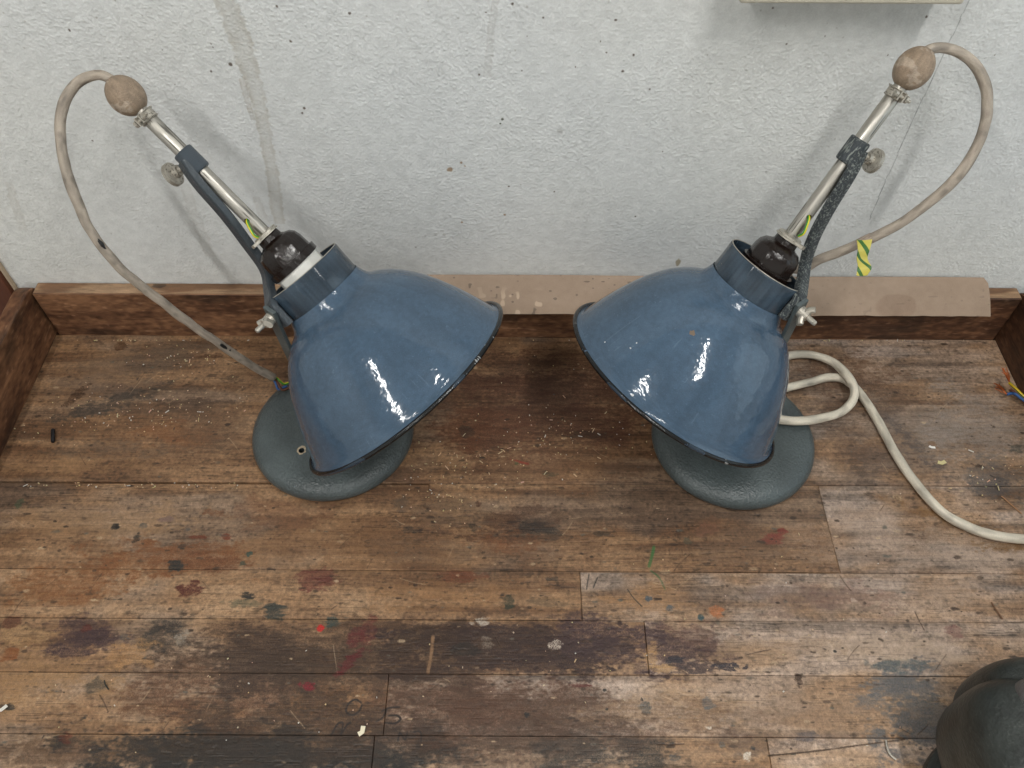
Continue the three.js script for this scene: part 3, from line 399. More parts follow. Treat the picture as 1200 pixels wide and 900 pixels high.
const baseTex = fillTex(512, 512, true, (u, v) => { const m = 1 + (tvn(u * 7, v * 7, 7, 7, 141) - 0.5) * 0.2 + (tvn(u * 110, v * 110, 110, 110, 142) - 0.5) * 0.14 + (hash(Math.floor(u * 512), Math.floor(v * 512), 143) - 0.5) * 0.08; return [76 * m, 84 * m, 85 * m]; });
const basePaint = mat({ map: rep(baseTex, 6, 6), roughness: 0.36, bumpMap: rep(hammerBump, 8, 8), bumpScale: 0.0005 });
const barPaint = mat({ map: rep(baseTex, 6, 6), roughness: 0.4, bumpMap: rep(hammerBump, 14, 14), bumpScale: 0.0002 });
const castTex = fillTex(256, 256, true, (u, v) => { const s = tvn(u * 44, v * 44, 44, 44, 151) * 0.6 + tvn(u * 90, v * 90, 90, 90, 152) * 0.4, w = sstep(0.56, 0.68, s); const m = 1 + (hash(Math.floor(u * 256), Math.floor(v * 256), 153) - 0.5) * 0.3; return [(56 + w * 66) * m, (62 + w * 66) * m, (66 + w * 58) * m]; });
const castRough = mat({ map: rep(castTex, 16, 16), roughness: 0.6, bumpMap: rep(hammerBump, 20, 20), bumpScale: 0.0009 });
const castSleeve = mat({ map: rep(castTex, 1, 0.6), roughness: 0.6, bumpMap: rep(hammerBump, 1, 0.6), bumpScale: 0.0007 });
const shadedCastArm = mat({ color: new THREE.Color(0x40474d), roughness: 0.42, bumpMap: rep(hammerBump, 14, 14), bumpScale: 0.0004 });  // darker than the sleeve: shade behind the rod put into the colour
const castPaint = mat({ color: new THREE.Color(0x555f68), roughness: 0.38, bumpMap: rep(hammerBump, 12, 12), bumpScale: 0.0005 });
const steelRough = fillTex(256, 256, false, (u, v) => 0.3 + 0.22 * tvn(u * 8, v * 40, 8, 40, 161) + 0.2 * sstep(0.6, 0.8, tvn(u * 30, v * 60, 30, 60, 162)));
const steelTex = fillTex(256, 256, true, (u, v) => { const m = 1 - 0.35 * sstep(0.7, 0.85, tvn(u * 26, v * 50, 26, 50, 163)) + (tvn(u * 12, v * 12, 12, 12, 164) - 0.5) * 0.12; return [186 * m, 182 * m, 174 * m]; });
const steel = mat({ map: steelTex, metalness: 1, roughness: 1, roughnessMap: steelRough });
const tarnished = mat({ map: steelTex, color: new THREE.Color(0.95, 0.93, 0.89), metalness: 0.6, roughness: 0.45 });
const bakelite = mat({ color: new THREE.Color(0x180f0c), roughness: 0.16, bumpMap: rep(enamelBump, 2, 1), bumpScale: 0.0003 });
const porcelain = mat({ color: new THREE.Color(0xe4e4de), roughness: 0.3 });
const hoseTexOf = (base, seed) => fillTex(128, 1024, true, (u, v) => { const big = tvn(u * 3, v * 30, 3, 30, seed) - 0.5, st = tvn(u * 14, v * 60, 14, 60, seed + 1) - 0.5, f = hash(Math.floor(u * 128), Math.floor(v * 1024), seed + 2) - 0.5, d = sstep(0.5, 0.95, tvn(u * 6, v * 70, 6, 70, seed + 3)) * 0.16; const m = (1 + big * 0.22 + st * 0.16 + f * 0.1) * (1 - d); return base.map(c => c * m); });
const swapUV = g => g;
const hoseBump = fillTex(128, 1024, false, (u, v) => 0.5 + (tvn(u * 20, v * 120, 20, 120, 175) - 0.5) * 0.7);
const hose = (base, seed, len) => { const t = hoseTexOf(base, seed); const m = mat({ map: t, roughness: 0.62, bumpMap: hoseBump, bumpScale: 0.0004 }); for (const q of ['map', 'bumpMap']) { m[q] = m[q].clone(); m[q].rotation = -Math.PI / 2; m[q].repeat.set(1, 1); m[q].needsUpdate = true; } return m; };
const ballTex = fillTex(256, 256, true, (u, v) => { const b = tvn(u * 6, v * 6, 6, 6, 181) * 0.6 + tvn(u * 22, v * 22, 22, 22, 182) * 0.4, w = sstep(0.58, 0.7, b), m = 1 + (hash(Math.floor(u * 256), Math.floor(v * 256), 183) - 0.5) * 0.14 + (tvn(u * 50, v * 12, 50, 12, 184) - 0.5) * 0.16; return [(152 + w * 26) * m, (133 + w * 28) * m, (113 + w * 30) * m]; });
const ballMat = mat({ map: ballTex, roughness: 0.55, bumpMap: rep(hammerBump, 2, 2), bumpScale: 0.0006 });
const stripeTex = fillTex(64, 256, true, (u, v) => { const s = (((-u * 1.0 + v * 2.3) % 1) + 1) % 1, g = s > 0.66, f = (hash(Math.floor(u * 64), Math.floor(v * 256), 191) - 0.5) * 12; return g ? [58 + f, 104 + f, 44 + f] : [196 + f, 184 + f, 84 + f]; });
const earthTex = fillTex(64, 64, true, (u, v) => ((v * 2) % 1 < 0.42) ? [60, 140, 50] : [214, 200, 40]);
const wireMat = { earth: mat({ map: earthTex, roughness: 0.4 }), blue: mat({ color: 0x2f5a94, roughness: 0.45 }), black: mat({ color: 0x1b1a1a, roughness: 0.5 }), brown: mat({ color: 0x5a3320, roughness: 0.5 }), copper: mat({ color: 0xb8673c, metalness: 1, roughness: 0.35 }) };
const dark = mat({ color: 0x0b0a09, roughness: 0.9 });

// ---------------------------------------------------------------- the two lamps
// profile of the shade: [distance from the neck's top edge towards the opening, radius]
const SH = [[0.0262, 0.0388], [0.0285, 0.0395], [0.0325, 0.0408], [0.0365, 0.0428], [0.0385, 0.0443], [0.0405, 0.0476], [0.044, 0.0536], [0.049, 0.0606], [0.056, 0.0681], [0.065, 0.0757], [0.075, 0.0826], [0.085, 0.0883], [0.0995, 0.0957], [0.114, 0.1022], [0.126, 0.1069], [0.1335, 0.1097], [0.1368, 0.1119], [0.138, 0.1146]];
function shadeHit(c, a, px, py) {
  const d = rayDir(px, py).normalize(); for (let t = 0.3; t < 1.1; t += 0.0002) {
    const P = EYE.clone().addScaledVector(d, t), q = P.clone().sub(c), s = q.dot(a); if (s < SH[0][0] || s > 0.138) continue; const r = q.addScaledVector(a, -s); let k = 1; while (k < SH.length - 1 && SH[k][0] < s) k++;
    const [s0, r0] = SH[k - 1], [s1, r1] = SH[k], R = r0 + (r1 - r0) * (s - s0) / (s1 - s0); if (r.length() < R) return { P, n: r.normalize().addScaledVector(a, -(r1 - r0) / (s1 - s0)).normalize() };
  }
}
function drill(g, k) { // a real hole bored into a closed body
  const ev = new Evaluator(); ev.attributes = ['position', 'normal', 'uv']; ev.useGroups = false; const A = new Brush(g), K = new Brush(k); A.updateMatrixWorld(); K.updateMatrixWorld(); return ev.evaluate(A, K, SUBTRACTION).geometry;
}
function makeLamp(o) {
  const c = o.neck, a = o.axis.clone().normalize(), up = a.clone().negate();
  const L = thing('desk_lamp', o.label, 'lamp', V(o.base[0], 0, o.base[1]), 'old workshop lamps on the bench');
  const B = V(o.base[0], 0, o.base[1]);
  // base
  const foot = part('base', lathe([[0.0005, 0], [0.0005, 0.080], [0.0012, 0.0826], [0.004, 0.0846], [0.0075, 0.085], [0.0115, 0.0838], [0.0155, 0.0805], [0.0186, 0.0745], [0.0205, 0.066], [0.0214, 0.055], [0.0219, 0.035], [0.022, 0]], B, YAX, 96, 0), basePaint, L);
  { // planar uv for the paint
    const g = foot.geometry, p = g.attributes.position, uv = g.attributes.uv; for (let i = 0; i < p.count; i++) { const x = p.getX(i), z = p.getZ(i), q = Math.hypot(x, z) + 1e-6, arc = q + (q > 0.06 ? 0.022 - p.getY(i) : 0); uv.setXY(i, x / q * arc * 1.1 + 0.5, z / q * arc * 1.1 + 0.5); }
  }
  if (o.hole) { const h = atY(o.hole[0], o.hole[1], 0.0216), n = 26, s = new THREE.Shape(); for (let i = 0; i < n; i++) { const t = i / n * Math.PI * 2, r = 0.0042 * (0.9 + 0.45 * hash(i >> 1, 4, 5) + 0.3 * Math.max(0, Math.cos(t - 2.4))); s[i ? 'lineTo' : 'moveTo'](r * Math.cos(t), r * Math.sin(t)); } s.closePath(); const hl = new THREE.Path(); hl.absarc(0, 0, 0.0031, 0, Math.PI * 2, true); s.holes.push(hl);
    const g = new THREE.ExtrudeGeometry(s, { depth: 0.0005, bevelEnabled: false, curveSegments: 16 }); g.rotateX(-Math.PI / 2); g.translate(h.x, h.y - 0.0002, h.z); part('chipped_edge', g, mat({ color: 0xb5a48c, roughness: 0.8 }), foot); const k = new THREE.CylinderGeometry(0.0031, 0.0031, 0.03, 20); k.translate(h.x - B.x, h.y + 0.001, h.z - B.z); foot.geometry = drill(foot.geometry, k); }
  // shade: outer skin, white inside, black rolled rim, darker collar at its neck
  const outer = SH.map(([s, r]) => [s, r]), inner = SH.map(([s, r]) => [s + 0.0004, r - 0.0014]).reverse();
  const flip = pr => pr;
  const shade = part('shade', lathe(outer, c, a, 128, 0), enamel, L);
  part('inner_skin', lathe(inner, c, a, 96, 0), whiteEnamel, shade);
  const rimP = []; for (let i = 0; i <= 16; i++) { const t = i / 16 * Math.PI * 2; rimP.push([0.1385 + 0.0021 * Math.sin(t), 0.1146 + 0.0021 * Math.cos(t)]); } part('rim', lathe(rimP, c, a, 128, 0), blackEnamel, shade);
  const col = part('collar', lathe([[0.0004, 0.0364], [0, 0.0372], [0.0003, 0.0378], [0.0012, 0.0381], [0.014, 0.0380], [0.0268, 0.0382], [0.0280, 0.0378]], c, a, 96, 0.8), collarMat, shade);
  part('collar_lining', lathe([[0.0280, 0.0368], [0.014, 0.0362], [0.0004, 0.0364]], c, a, 96, 0), collarMat, shade);
  { const e = []; for (let i = 0; i <= 8; i++) { const t = i / 8 * Math.PI * 2; e.push([0.0001 + 0.0005 * Math.sin(t), 0.0372 + 0.0005 * Math.cos(t)]); } part('worn_lip', lathe(e, c, a, 96, 0), tarnished, shade); }
  for (const [px, py, r, k] of o.chips || []) { const h = shadeHit(c, a, px, py); if (!h) continue; const n = 11, s = new THREE.Shape(); for (let i = 0; i < n; i++) { const t = i / n * 6.283, q = r * (0.65 + 0.6 * hash(i, px, 8)); s[i ? 'lineTo' : 'moveTo'](q * Math.cos(t) * 1.2, q * Math.sin(t)); } s.closePath(); const g = new THREE.ExtrudeGeometry(s, { depth: 0.0003, bevelEnabled: false }); g.applyQuaternion(new THREE.Quaternion().setFromUnitVectors(V(0, 0, 1), h.n)); g.translate(h.P.x, h.P.y, h.P.z); part('enamel_chip', g, mat({ color: k ? 0xc9ccd0 : 0x6e5f50, roughness: 0.7 }), shade); }
  // frame of the bracket: e1 towards the viewer's side of the axis, out = towards the post
  const tc = EYE.clone().sub(c).normalize(), e1 = tc.clone().addScaledVector(a, -tc.dot(a)).normalize(), e2 = V(0, 0, 0).crossVectors(a, e1); if ((e2.x > 0) !== (o.side > 0)) e2.negate();
  const out = e2.clone().multiplyScalar(Math.sqrt(1 - o.sn * o.sn)).addScaledVector(e1, o.sn), wd = V(0, 0, 0).crossVectors(a, out).normalize();
  // tube with its own direction, from the socket to the rubber ball
  const T0 = c.clone().addScaledVector(up, 0.04); T0.copy(atDepth(o.tube[0][0], o.tube[0][1], depthOf(T0)));
  const Tb = c.clone().addScaledVector(up, 0.19); Tb.copy(atDepth(o.tube[1][0], o.tube[1][1], depthOf(Tb)));
  const td = Tb.clone().sub(T0).normalize(), tl = Tb.distanceTo(T0), on = s => T0.clone().addScaledVector(td, s);
  const rodEnd = tl - 0.0125;
  const rod = part('rod', lathe([[-0.004, 0], [-0.004, 0.0058], [0, 0.0061], [rodEnd - 0.012, 0.0061], [rodEnd - 0.011, 0.0056], [rodEnd + 0.004, 0.0056], [rodEnd + 0.004, 0]], T0, td, 32, 0.6), steel, L);
  part('ball_grip', lathe(Array.from({ length: 25 }, (_, i) => { const t = i / 24 * Math.PI; return [-Math.cos(t) * 0.0168, Math.sin(t) * 0.0146 * (1 + 0.03 * Math.cos(t))]; }), Tb, td, 40, 0), ballMat, L);
  // clip below the ball
  const cp = on(rodEnd - 0.009), ct = out.clone().addScaledVector(td, -out.dot(td)).normalize(), cw = V(0, 0, 0).crossVectors(td, ct).normalize();
  const lugDir = ct.clone().multiplyScalar(o.lug[0]).addScaledVector(cw, o.lug[1]).normalize();
  const clip = part('cable_clip', lathe([[-0.004, 0.0062], [-0.004, 0.0074], [-0.0034, 0.008], [-0.0026, 0.0076], [0.0026, 0.0076], [0.0034, 0.0088], [0.004, 0.0086], [0.0042, 0.0062]], cp, td, 28, 0.5), tarnished, L);
  for (const s of [-1, 1]) { const q = cp.clone().addScaledVector(lugDir, 0.0095), ld = V(0, 0, 0).crossVectors(td, lugDir).normalize(); part('clip_ear', bar([q.clone().addScaledVector(lugDir, -0.003).addScaledVector(ld, s * 0.0024), q.clone().addScaledVector(lugDir, 0.0035).addScaledVector(ld, s * 0.0024)], td, 0.0075, 0.0012, 0.0003), tarnished, clip); }
  { const ld = V(0, 0, 0).crossVectors(td, lugDir).normalize(), q = cp.clone().addScaledVector(lugDir, 0.0105); part('clip_screw', lathe([[-0.0065, 0], [-0.0065, 0.0028], [-0.0038, 0.003], [-0.0036, 0.0016], [0.0036, 0.0016], [0.0038, 0.003], [0.0062, 0.003], [0.0064, 0.0016], [0.0092, 0.0014], [0.0094, 0]], q, ld, 10, 0.4), tarnished, clip); }
  // sliding sleeve with arm down to the joint, cast in one
  const sl = tl * o.sleeve, sc = on(sl), so = out.clone().addScaledVector(td, -out.dot(td)).normalize();
  const sleeve = part('sleeve', lathe([[-0.0105, 0.0063], [-0.0108, 0.0075], [-0.0104, 0.0084], [-0.009, 0.0089], [0.009, 0.0089], [0.0104, 0.0084], [0.0108, 0.0075], [0.0105, 0.0063]], sc, td, 36, 0.7), o.rough ? castSleeve : castPaint, L);
  const J = c.clone().addScaledVector(a, 0.0115).addScaledVector(out, 0.0382 + 0.0045), nk = c.clone().addScaledVector(a, -0.006).addScaledVector(out, 0.0382 + 0.0045);
  const sp0 = sc.clone().addScaledVector(so, 0.006).addScaledVector(td, 0.004), sp1 = sc.clone().addScaledVector(so, 0.0098).addScaledVector(td, -0.014);
  const mid = sp1.clone().lerp(nk, 0.62).addScaledVector(out, -0.0045), end = c.clone().addScaledVector(a, 0.0255).addScaledVector(out, 0.0382 + 0.0047);
  const off = (s, u, w) => c.clone().addScaledVector(a, -s).addScaledVector(e2, u).addScaledVector(e1, w), side = (s, u, w) => { const ax = on(Math.max(0, s - 0.04)); return s > 0.04 ? ax.addScaledVector(e2, u).addScaledVector(e1, w) : off(s, u, w); };
  const path = spline([sp0, sp1, side(0.072, 0.0125, -0.004), side(0.045, 0.017, -0.013), side(0.02, 0.024, -0.018), side(0.004, 0.034, -0.007), J.clone().lerp(nk, 0.3), J, end], 5);
  const arm = part('arm', bar(path, wd, 0.0135, 0.0072, 0.0012), o.rough ? castRough : shadedCastArm, L);
  // thumb screw on the sleeve
  const ks = sc.clone().addScaledVector(so, 0.0128), kd = e2.clone().multiplyScalar(0.78).addScaledVector(e1, o.knobBack).addScaledVector(td, 0.1).normalize(); const kp = sc.clone().addScaledVector(kd, 0.0075);
  const knobP = [[0, 0], [0, 0.0028], [0.0075, 0.0028], [0.008, 0.0048], [0.0125, 0.0052], [0.0135, 0.0088], [0.0142, 0.0098], [0.0178, 0.0098], [0.0184, 0.0088], [0.0186, 0.006], [0.0178, 0.005], [0.0178, 0]];
  const knob = part('thumb_screw', lathe(knobP, kp, kd, 44, 0.4), tarnished, L);
  { const r = []; const q = new THREE.Quaternion().setFromUnitVectors(YAX, kd); for (let i = 0; i < 40; i++) { const t = i / 40 * 6.2832, g = new THREE.BoxGeometry(0.0008, 0.0036, 0.0009); g.translate(0.0099, 0.016, 0); g.rotateY(t); r.push(g); } const g = mergeGeometries(r); g.applyQuaternion(q); g.translate(kp.x, kp.y, kp.z); part('knurling', g, tarnished, knob); }
  // socket
  const S0 = T0.clone(), sd = td.clone().lerp(up, o.socketAlign).normalize(), dn = sd.clone().negate();
  const d0 = o.socketDrop;
  const sock = part('socket', lathe([[d0 + 0.000, 0], [d0, 0.0098], [d0 + 0.001, 0.0104], [d0 + 0.0055, 0.0108], [d0 + 0.007, 0.0128], [d0 + 0.0088, 0.0172], [d0 + 0.0125, 0.0203], [d0 + 0.018, 0.0217], [d0 + 0.026, 0.0221], [d0 + 0.0285, 0.0222], [d0 + 0.0287, 0.0246], [d0 + 0.0345, 0.0246], [d0 + 0.035, 0.024], [d0 + 0.035, 0]], S0, dn, 48, 0.55), bakelite, L);
  part('socket_ring', lathe([[d0 + 0.035, 0.0], [d0 + 0.035, 0.0224], [d0 + 0.052, 0.0224], [d0 + 0.052, 0]], S0, dn, 40, 0.5), o.whiteRing ? porcelain : bakelite, sock, o.whiteRing ? 'white porcelain ring below the brown socket' : undefined);
  part('socket_thread', lathe([[d0 + 0.052, 0], [d0 + 0.052, 0.0185], [d0 + 0.075, 0.0185], [d0 + 0.075, 0]], S0, dn, 32, 0.5), bakelite, sock);
  part('clamp_ring', lathe([[d0 - 0.0036, 0.006], [d0 - 0.0036, 0.0104], [d0 - 0.003, 0.0112], [d0 - 0.0012, 0.0112], [d0 - 0.0008, 0.0122], [d0 + 0.0002, 0.0122], [d0 + 0.0004, 0.006]], S0, dn, 32, 0.5), tarnished, sock);
  { const q = S0.clone().addScaledVector(dn, d0 - 0.001).addScaledVector(so, 0.0115).addScaledVector(e1, 0.003); part('ring_lug', bar([q.clone().addScaledVector(so, -0.003), q.clone().addScaledVector(so, 0.005)], e1, 0.006, 0.003, 0.0004), tarnished, sock); }
  // earth wire out of the rod's hole
  { const f = e1.clone().multiplyScalar(0.7).addScaledVector(so, 0.72).normalize(), w = s => on(s).addScaledVector(f, 0.0058); const h = new THREE.CylinderGeometry(0.0024, 0.0024, 0.009, 16); h.applyQuaternion(new THREE.Quaternion().setFromUnitVectors(YAX, f)); const hp = w(0.0178).sub(L.position); h.translate(hp.x, hp.y, hp.z); rod.geometry = drill(rod.geometry, h);
    part('earth_wire', tube([on(0.019).addScaledVector(f, 0.003), w(0.0165).addScaledVector(f, 0.0015), w(0.011).addScaledVector(f, 0.0035).addScaledVector(so, 0.001), w(0.005).addScaledVector(f, 0.0036).addScaledVector(so, 0.0025), w(0.0005).addScaledVector(f, 0.001).addScaledVector(so, 0.002)], 0.0013, 24, 8), wireMat.earth, L, 'yellow and green striped earth wire'); }
  // joint: bolt and wing nut, post down to the base
  const pd = V(0, -1, 0).addScaledVector(out, out.y).normalize(), pc = J.clone().addScaledVector(out, 0.0058), ft = pc.clone().addScaledVector(pd, (0.026 - pc.y) / pd.y), pw = V(0, 0, 0).crossVectors(pd, out).normalize();
  const bend = ft.clone().addScaledVector(pd, -0.004), toC = B.clone().sub(ft).setY(0); if (toC.length() < 0.004) toC.set(out.x, 0, out.z); toC.normalize();
  const post = part('post', bar([pc.clone().addScaledVector(pd, -0.0095), pc.clone().addScaledVector(pd, -0.002), pc.clone().lerp(ft, 0.5), bend, ft.clone().add(V(0, -0.0042, 0))], pw, 0.0135, 0.0036, 0.0008), barPaint, L);
  const fpos = V(ft.x, 0.0219, ft.z); part('post_foot', lathe([[0, 0], [0, 0.014], [0.002, 0.0138], [0.0032, 0.0125], [0.0034, 0]], fpos, YAX, 28, 0.5), basePaint, post);
  const bolt = part('bolt', lathe([[-0.0075, 0], [-0.0075, 0.0045], [-0.0045, 0.0048], [-0.0044, 0.0024], [0.0185, 0.0024], [0.0197, 0.0017], [0.0198, 0]], pc, out, 16, 0.5), tarnished, L);
  const wn = [lathe([[0.002, 0], [0.002, 0.0055], [0.005, 0.005], [0.0105, 0.0042], [0.0108, 0]], pc, out, 18, 0.5)], wdir = pw.clone().multiplyScalar(0.8).addScaledVector(pd, 0.6).normalize();
  for (const s of [-1, 1]) { const q = pc.clone().addScaledVector(out, 0.0062); wn.push(norm(bar(spline([q.clone().addScaledVector(wdir, s * 0.003), q.clone().addScaledVector(wdir, s * 0.006).addScaledVector(out, 0.0016), q.clone().addScaledVector(wdir, s * 0.0088).addScaledVector(out, 0.0042)], 3), V(0, 0, 0).crossVectors(wdir, out).addScaledVector(out, 0.6).normalize(), 0.0085, 0.005, 0.0016))); }
  { const g = join(wn.map(g => { const k = norm(g).clone(); for (const n of Object.keys(k.attributes)) if (!['position', 'normal', 'uv'].includes(n)) k.deleteAttribute(n); return k; })); part('wing_nut', g, tarnished, L); }
  return { L, Tb, td, B, on, tl };
}
// left lamp
const left = makeLamp({ label: 'blue enamel work lamp with white ring at its socket and bare wire ends behind', side: -1, neck: V(-0.1916, 0.2141, 0.1095), axis: V(0.6105, -0.7017, 0.3672), base: [-0.1953, 0.1382], sn: 0.36, tube: [[311, 274], [147.5, 112]], sleeve: 0.545, rough: false, lug: [0.8, 0.6], knobBack: -0.5, socketAlign: 0.2, socketDrop: 0.002, whiteRing: true, hole: [353.5, 528], chips: [] });
const right = makeLamp({ label: 'blue enamel work lamp with striped tape on its cord and looped white mains cable', side: 1, neck: V(0.221, 0.2145, 0.0991), axis: V(-0.4974, -0.8133, 0.302), base: [0.2275, 0.1453], sn: 0.36, tube: [[929.5, 272], [1071, 80]], sleeve: 0.52, rough: true, lug: [0.75, -0.65], knobBack: -0.62, socketAlign: 0.35, socketDrop: 0.0065, whiteRing: false, chips: [[811, 390, 0.0026, 0], [709, 401, 0.0006, 1], [739, 408, 0.0007, 1], [746, 402, 0.0006, 1], [741, 463, 0.0011, 1]] });

// cords: photo pixels with their depth running between known ends
function cordPts(px, d0, d1, f = t => t) { const n = px.length - 1; let len = [0]; for (let i = 1; i <= n; i++) len.push(len[i - 1] + Math.hypot(px[i][0] - px[i - 1][0], px[i][1] - px[i - 1][1])); return px.map(([x, y], i) => atDepth(x, y, d0 + (d1 - d0) * f(len[i] / len[n]))); }
{
  const dB = depthOf(left.Tb), dE = depthOf(atY(324, 446, 0.03));
  const pts = cordPts([[144, 107], [131, 94], [117, 88], [103, 90], [88, 99], [77, 116], [71.5, 140], [71.5, 168], [79, 205], [95, 248], [117, 287], [147, 320], [187, 352], [225, 381], [260, 405], [290, 425], [320, 442]], dB, dE, t => t * t * (0.6 + 0.4 * t));
  const cord = part('cord', tube(pts, 0.0043, 160, 14), hose([156, 145, 132], 201), left.L, 'grubby beige rubber cord looping from the ball to the base');
  // tape patches on the cord
  const cur = new THREE.CatmullRomCurve3(pts, false, 'centripetal');
  for (const [x, y, l] of [[265, 401, 0.011], [272, 411, 0.007], [130, 277, 0.010]]) { let b = 0, bd = 1e9; for (let i = 0; i <= 600; i++) { const P = cur.getPoint(i / 600), q = P.clone().sub(EYE), d = q.dot(FWD), u = 600 + F * q.dot(RIGHT) / d, v = 450 - F * q.dot(UPV) / d, e = Math.hypot(u - x, v - y); if (e < bd) { bd = e; b = i / 600; } }
    const P = cur.getPoint(b), T = cur.getTangent(b), tc = EYE.clone().sub(P).normalize(), w = V(0, 0, 0).crossVectors(T, tc).normalize(), sgn = x < 200 ? 1 : -0.3, q = P.clone().addScaledVector(tc, 0.0043).addScaledVector(w, 0.0016 * (sgn) * (x < 200 ? -1 : 1));
    const g = new THREE.IcosahedronGeometry(1, 3), p = g.attributes.position; for (let i = 0; i < p.count; i++) { const k = 0.8 + 0.5 * vn(p.getX(i) * 2.5 + x, p.getY(i) * 2.5 + p.getZ(i), 7); p.setXYZ(i, p.getX(i) * 0.0016 * k, p.getY(i) * l * 0.5 * k, p.getZ(i) * 0.0012 * k); } g.computeVertexNormals(); g.applyMatrix4(new THREE.Matrix4().makeBasis(w, T, tc)); g.translate(q.x, q.y, q.z); part('black_patch', g, wireMat.black, cord); }
  const E = pts[pts.length - 1], dir = E.clone().sub(pts[pts.length - 2]).normalize();
  [['earth', 0.0016, 333, 450], ['blue', -0.002, 326, 456], ['brown', 0, 331, 457]].forEach(([m, q, x, y], i) => { const e = atY(x, y, 0.0232 + i * 0.0006); part('wire', tube([E.clone().addScaledVector(dir, -0.004).add(V(q, 0, 0)), E.clone().addScaledVector(dir, 0.003).add(V(q * 1.4, 0, 0)), e.clone().lerp(E, 0.4).add(V(0, 0.001, 0)), e, e.clone().addScaledVector(dir.clone().setY(0), 0.02)], 0.0013, 24, 8), wireMat[m], left.L); });
}
{
  const dB = depthOf(right.Tb), back = V(0.235, 0.17, 0.06);
  const pts = cordPts([[1074, 76], [1086, 61], [1101, 56], [1119, 59], [1137, 71], [1150, 88], [1157, 110], [1156, 137], [1147, 166], [1131, 194], [1108, 221], [1076, 247], [1040, 270], [1000, 289], [962, 304], [938, 316]], dB, depthOf(atDepth(938, 316, 0.765)), t => t * (0.4 + 0.6 * t));
  const e = pts[pts.length - 1]; pts.push(V(0.225, 0.17, 0.045), V(0.205, 0.09, 0.05), V(0.212, 0.035, 0.068), V(0.222, 0.024, 0.083));
  const cord = part('cord', tube(pts, 0.0044, 170, 14), hose([158, 147, 134], 211), right.L, 'grubby beige rubber cord curving from the ball behind the shade');
  // striped tape flag
  const fl = [[1013, 281], [1012, 292], [1010, 303], [1013, 313], [1010, 323]].map(([x, y], i) => atDepth(x, y, depthOf(pts[12]) - 0.004 + [0, -0.003, 0.001, 0.004, 0.002][i])), c = new THREE.CatmullRomCurve3(fl), n = 26, pos = [], uv = [], idx = [];
  for (let i = 0; i <= n; i++) { const t = i / n, P = c.getPoint(t), tw = -0.25 + 0.5 * Math.sin(t * 4.2) + t * 0.4, w = RIGHT.clone().multiplyScalar(Math.cos(tw)).addScaledVector(FWD, Math.sin(tw)), T = c.getTangent(t), N = V(0, 0, 0).crossVectors(w, T).normalize(), hw = 0.0062 * (t > 0.8 ? 1 - (t - 0.8) * 1.4 : 1);
    for (const s of [-1, 0, 1]) { const Q = P.clone().addScaledVector(w, s * hw).addScaledVector(N, 0.0012 * (1 - s * s)); pos.push(Q.x, Q.y, Q.z); uv.push((s + 1) / 2, t); } for (const s of [1, 0, -1]) { const Q = P.clone().addScaledVector(w, s * hw).addScaledVector(N, 0.0012 * (1 - s * s) - 0.0005); pos.push(Q.x, Q.y, Q.z); uv.push((s + 1) / 2, t); } }
  for (let i = 0; i < n; i++) for (let k = 0; k < 6; k++) { const a = i * 6 + k, b = i * 6 + (k + 1) % 6; idx.push(a, b, a + 6, b, b + 6, a + 6); }
  let g = new THREE.BufferGeometry(); g.setAttribute('position', new THREE.Float32BufferAttribute(pos, 3)); g.setAttribute('uv', new THREE.Float32BufferAttribute(uv, 2)); g.setIndex(idx); g.computeVertexNormals();
  part('tape_flag', g, mat({ map: stripeTex, roughness: 0.4 }), right.L, 'yellow tape with green stripes hanging from the cord');
  { const i = 12, T = pts[13].clone().sub(pts[12]).normalize(), P = pts[12].clone().lerp(pts[13], 0.64); part('tape_wrap', lathe([[-0.0062, 0.0044], [-0.0062, 0.0048], [0.0062, 0.0048], [0.0062, 0.0044]], P, T, 20, 0.5), hose([166, 150, 136], 215), right.L); }
  // white mains cable: behind the shade, one loop, then away along the bench
  const y = 0.0052, H = (x, yy, h = y) => atY(x, yy, h);
  const loop = [V(0.243, 0.0275, 0.09), H(905, 424, 0.018), H(928, 416, 0.0066), H(952, 416, 0.0062), H(975, 424, 0.0085), H(992, 440, 0.0155), H(1001, 457, 0.0152), H(999, 470, 0.012), H(988, 481, 0.013), H(968, 489, 0.02), H(945, 493, 0.0268), H(920, 493, 0.0275), H(893, 487, 0.0275), H(880, 474, 0.0275), H(890, 464, 0.0275), H(905, 459, 0.026), H(925, 454, 0.017), H(950, 448, 0.0075), H(972, 442), H(988, 444), H(1001, 453), H(1012, 466), H(1024, 485), H(1036, 508), H(1048, 530), H(1062, 552), H(1080, 575), H(1101, 597), H(1126, 614), H(1155, 625), H(1190, 631), H(1230, 633), H(1290, 620)];
  part('mains_cable', tube(loop, 0.0047, 240, 14), hose([206, 197, 180], 221), right.L, 'dirty white mains cable lying in a loop on the bench');
}

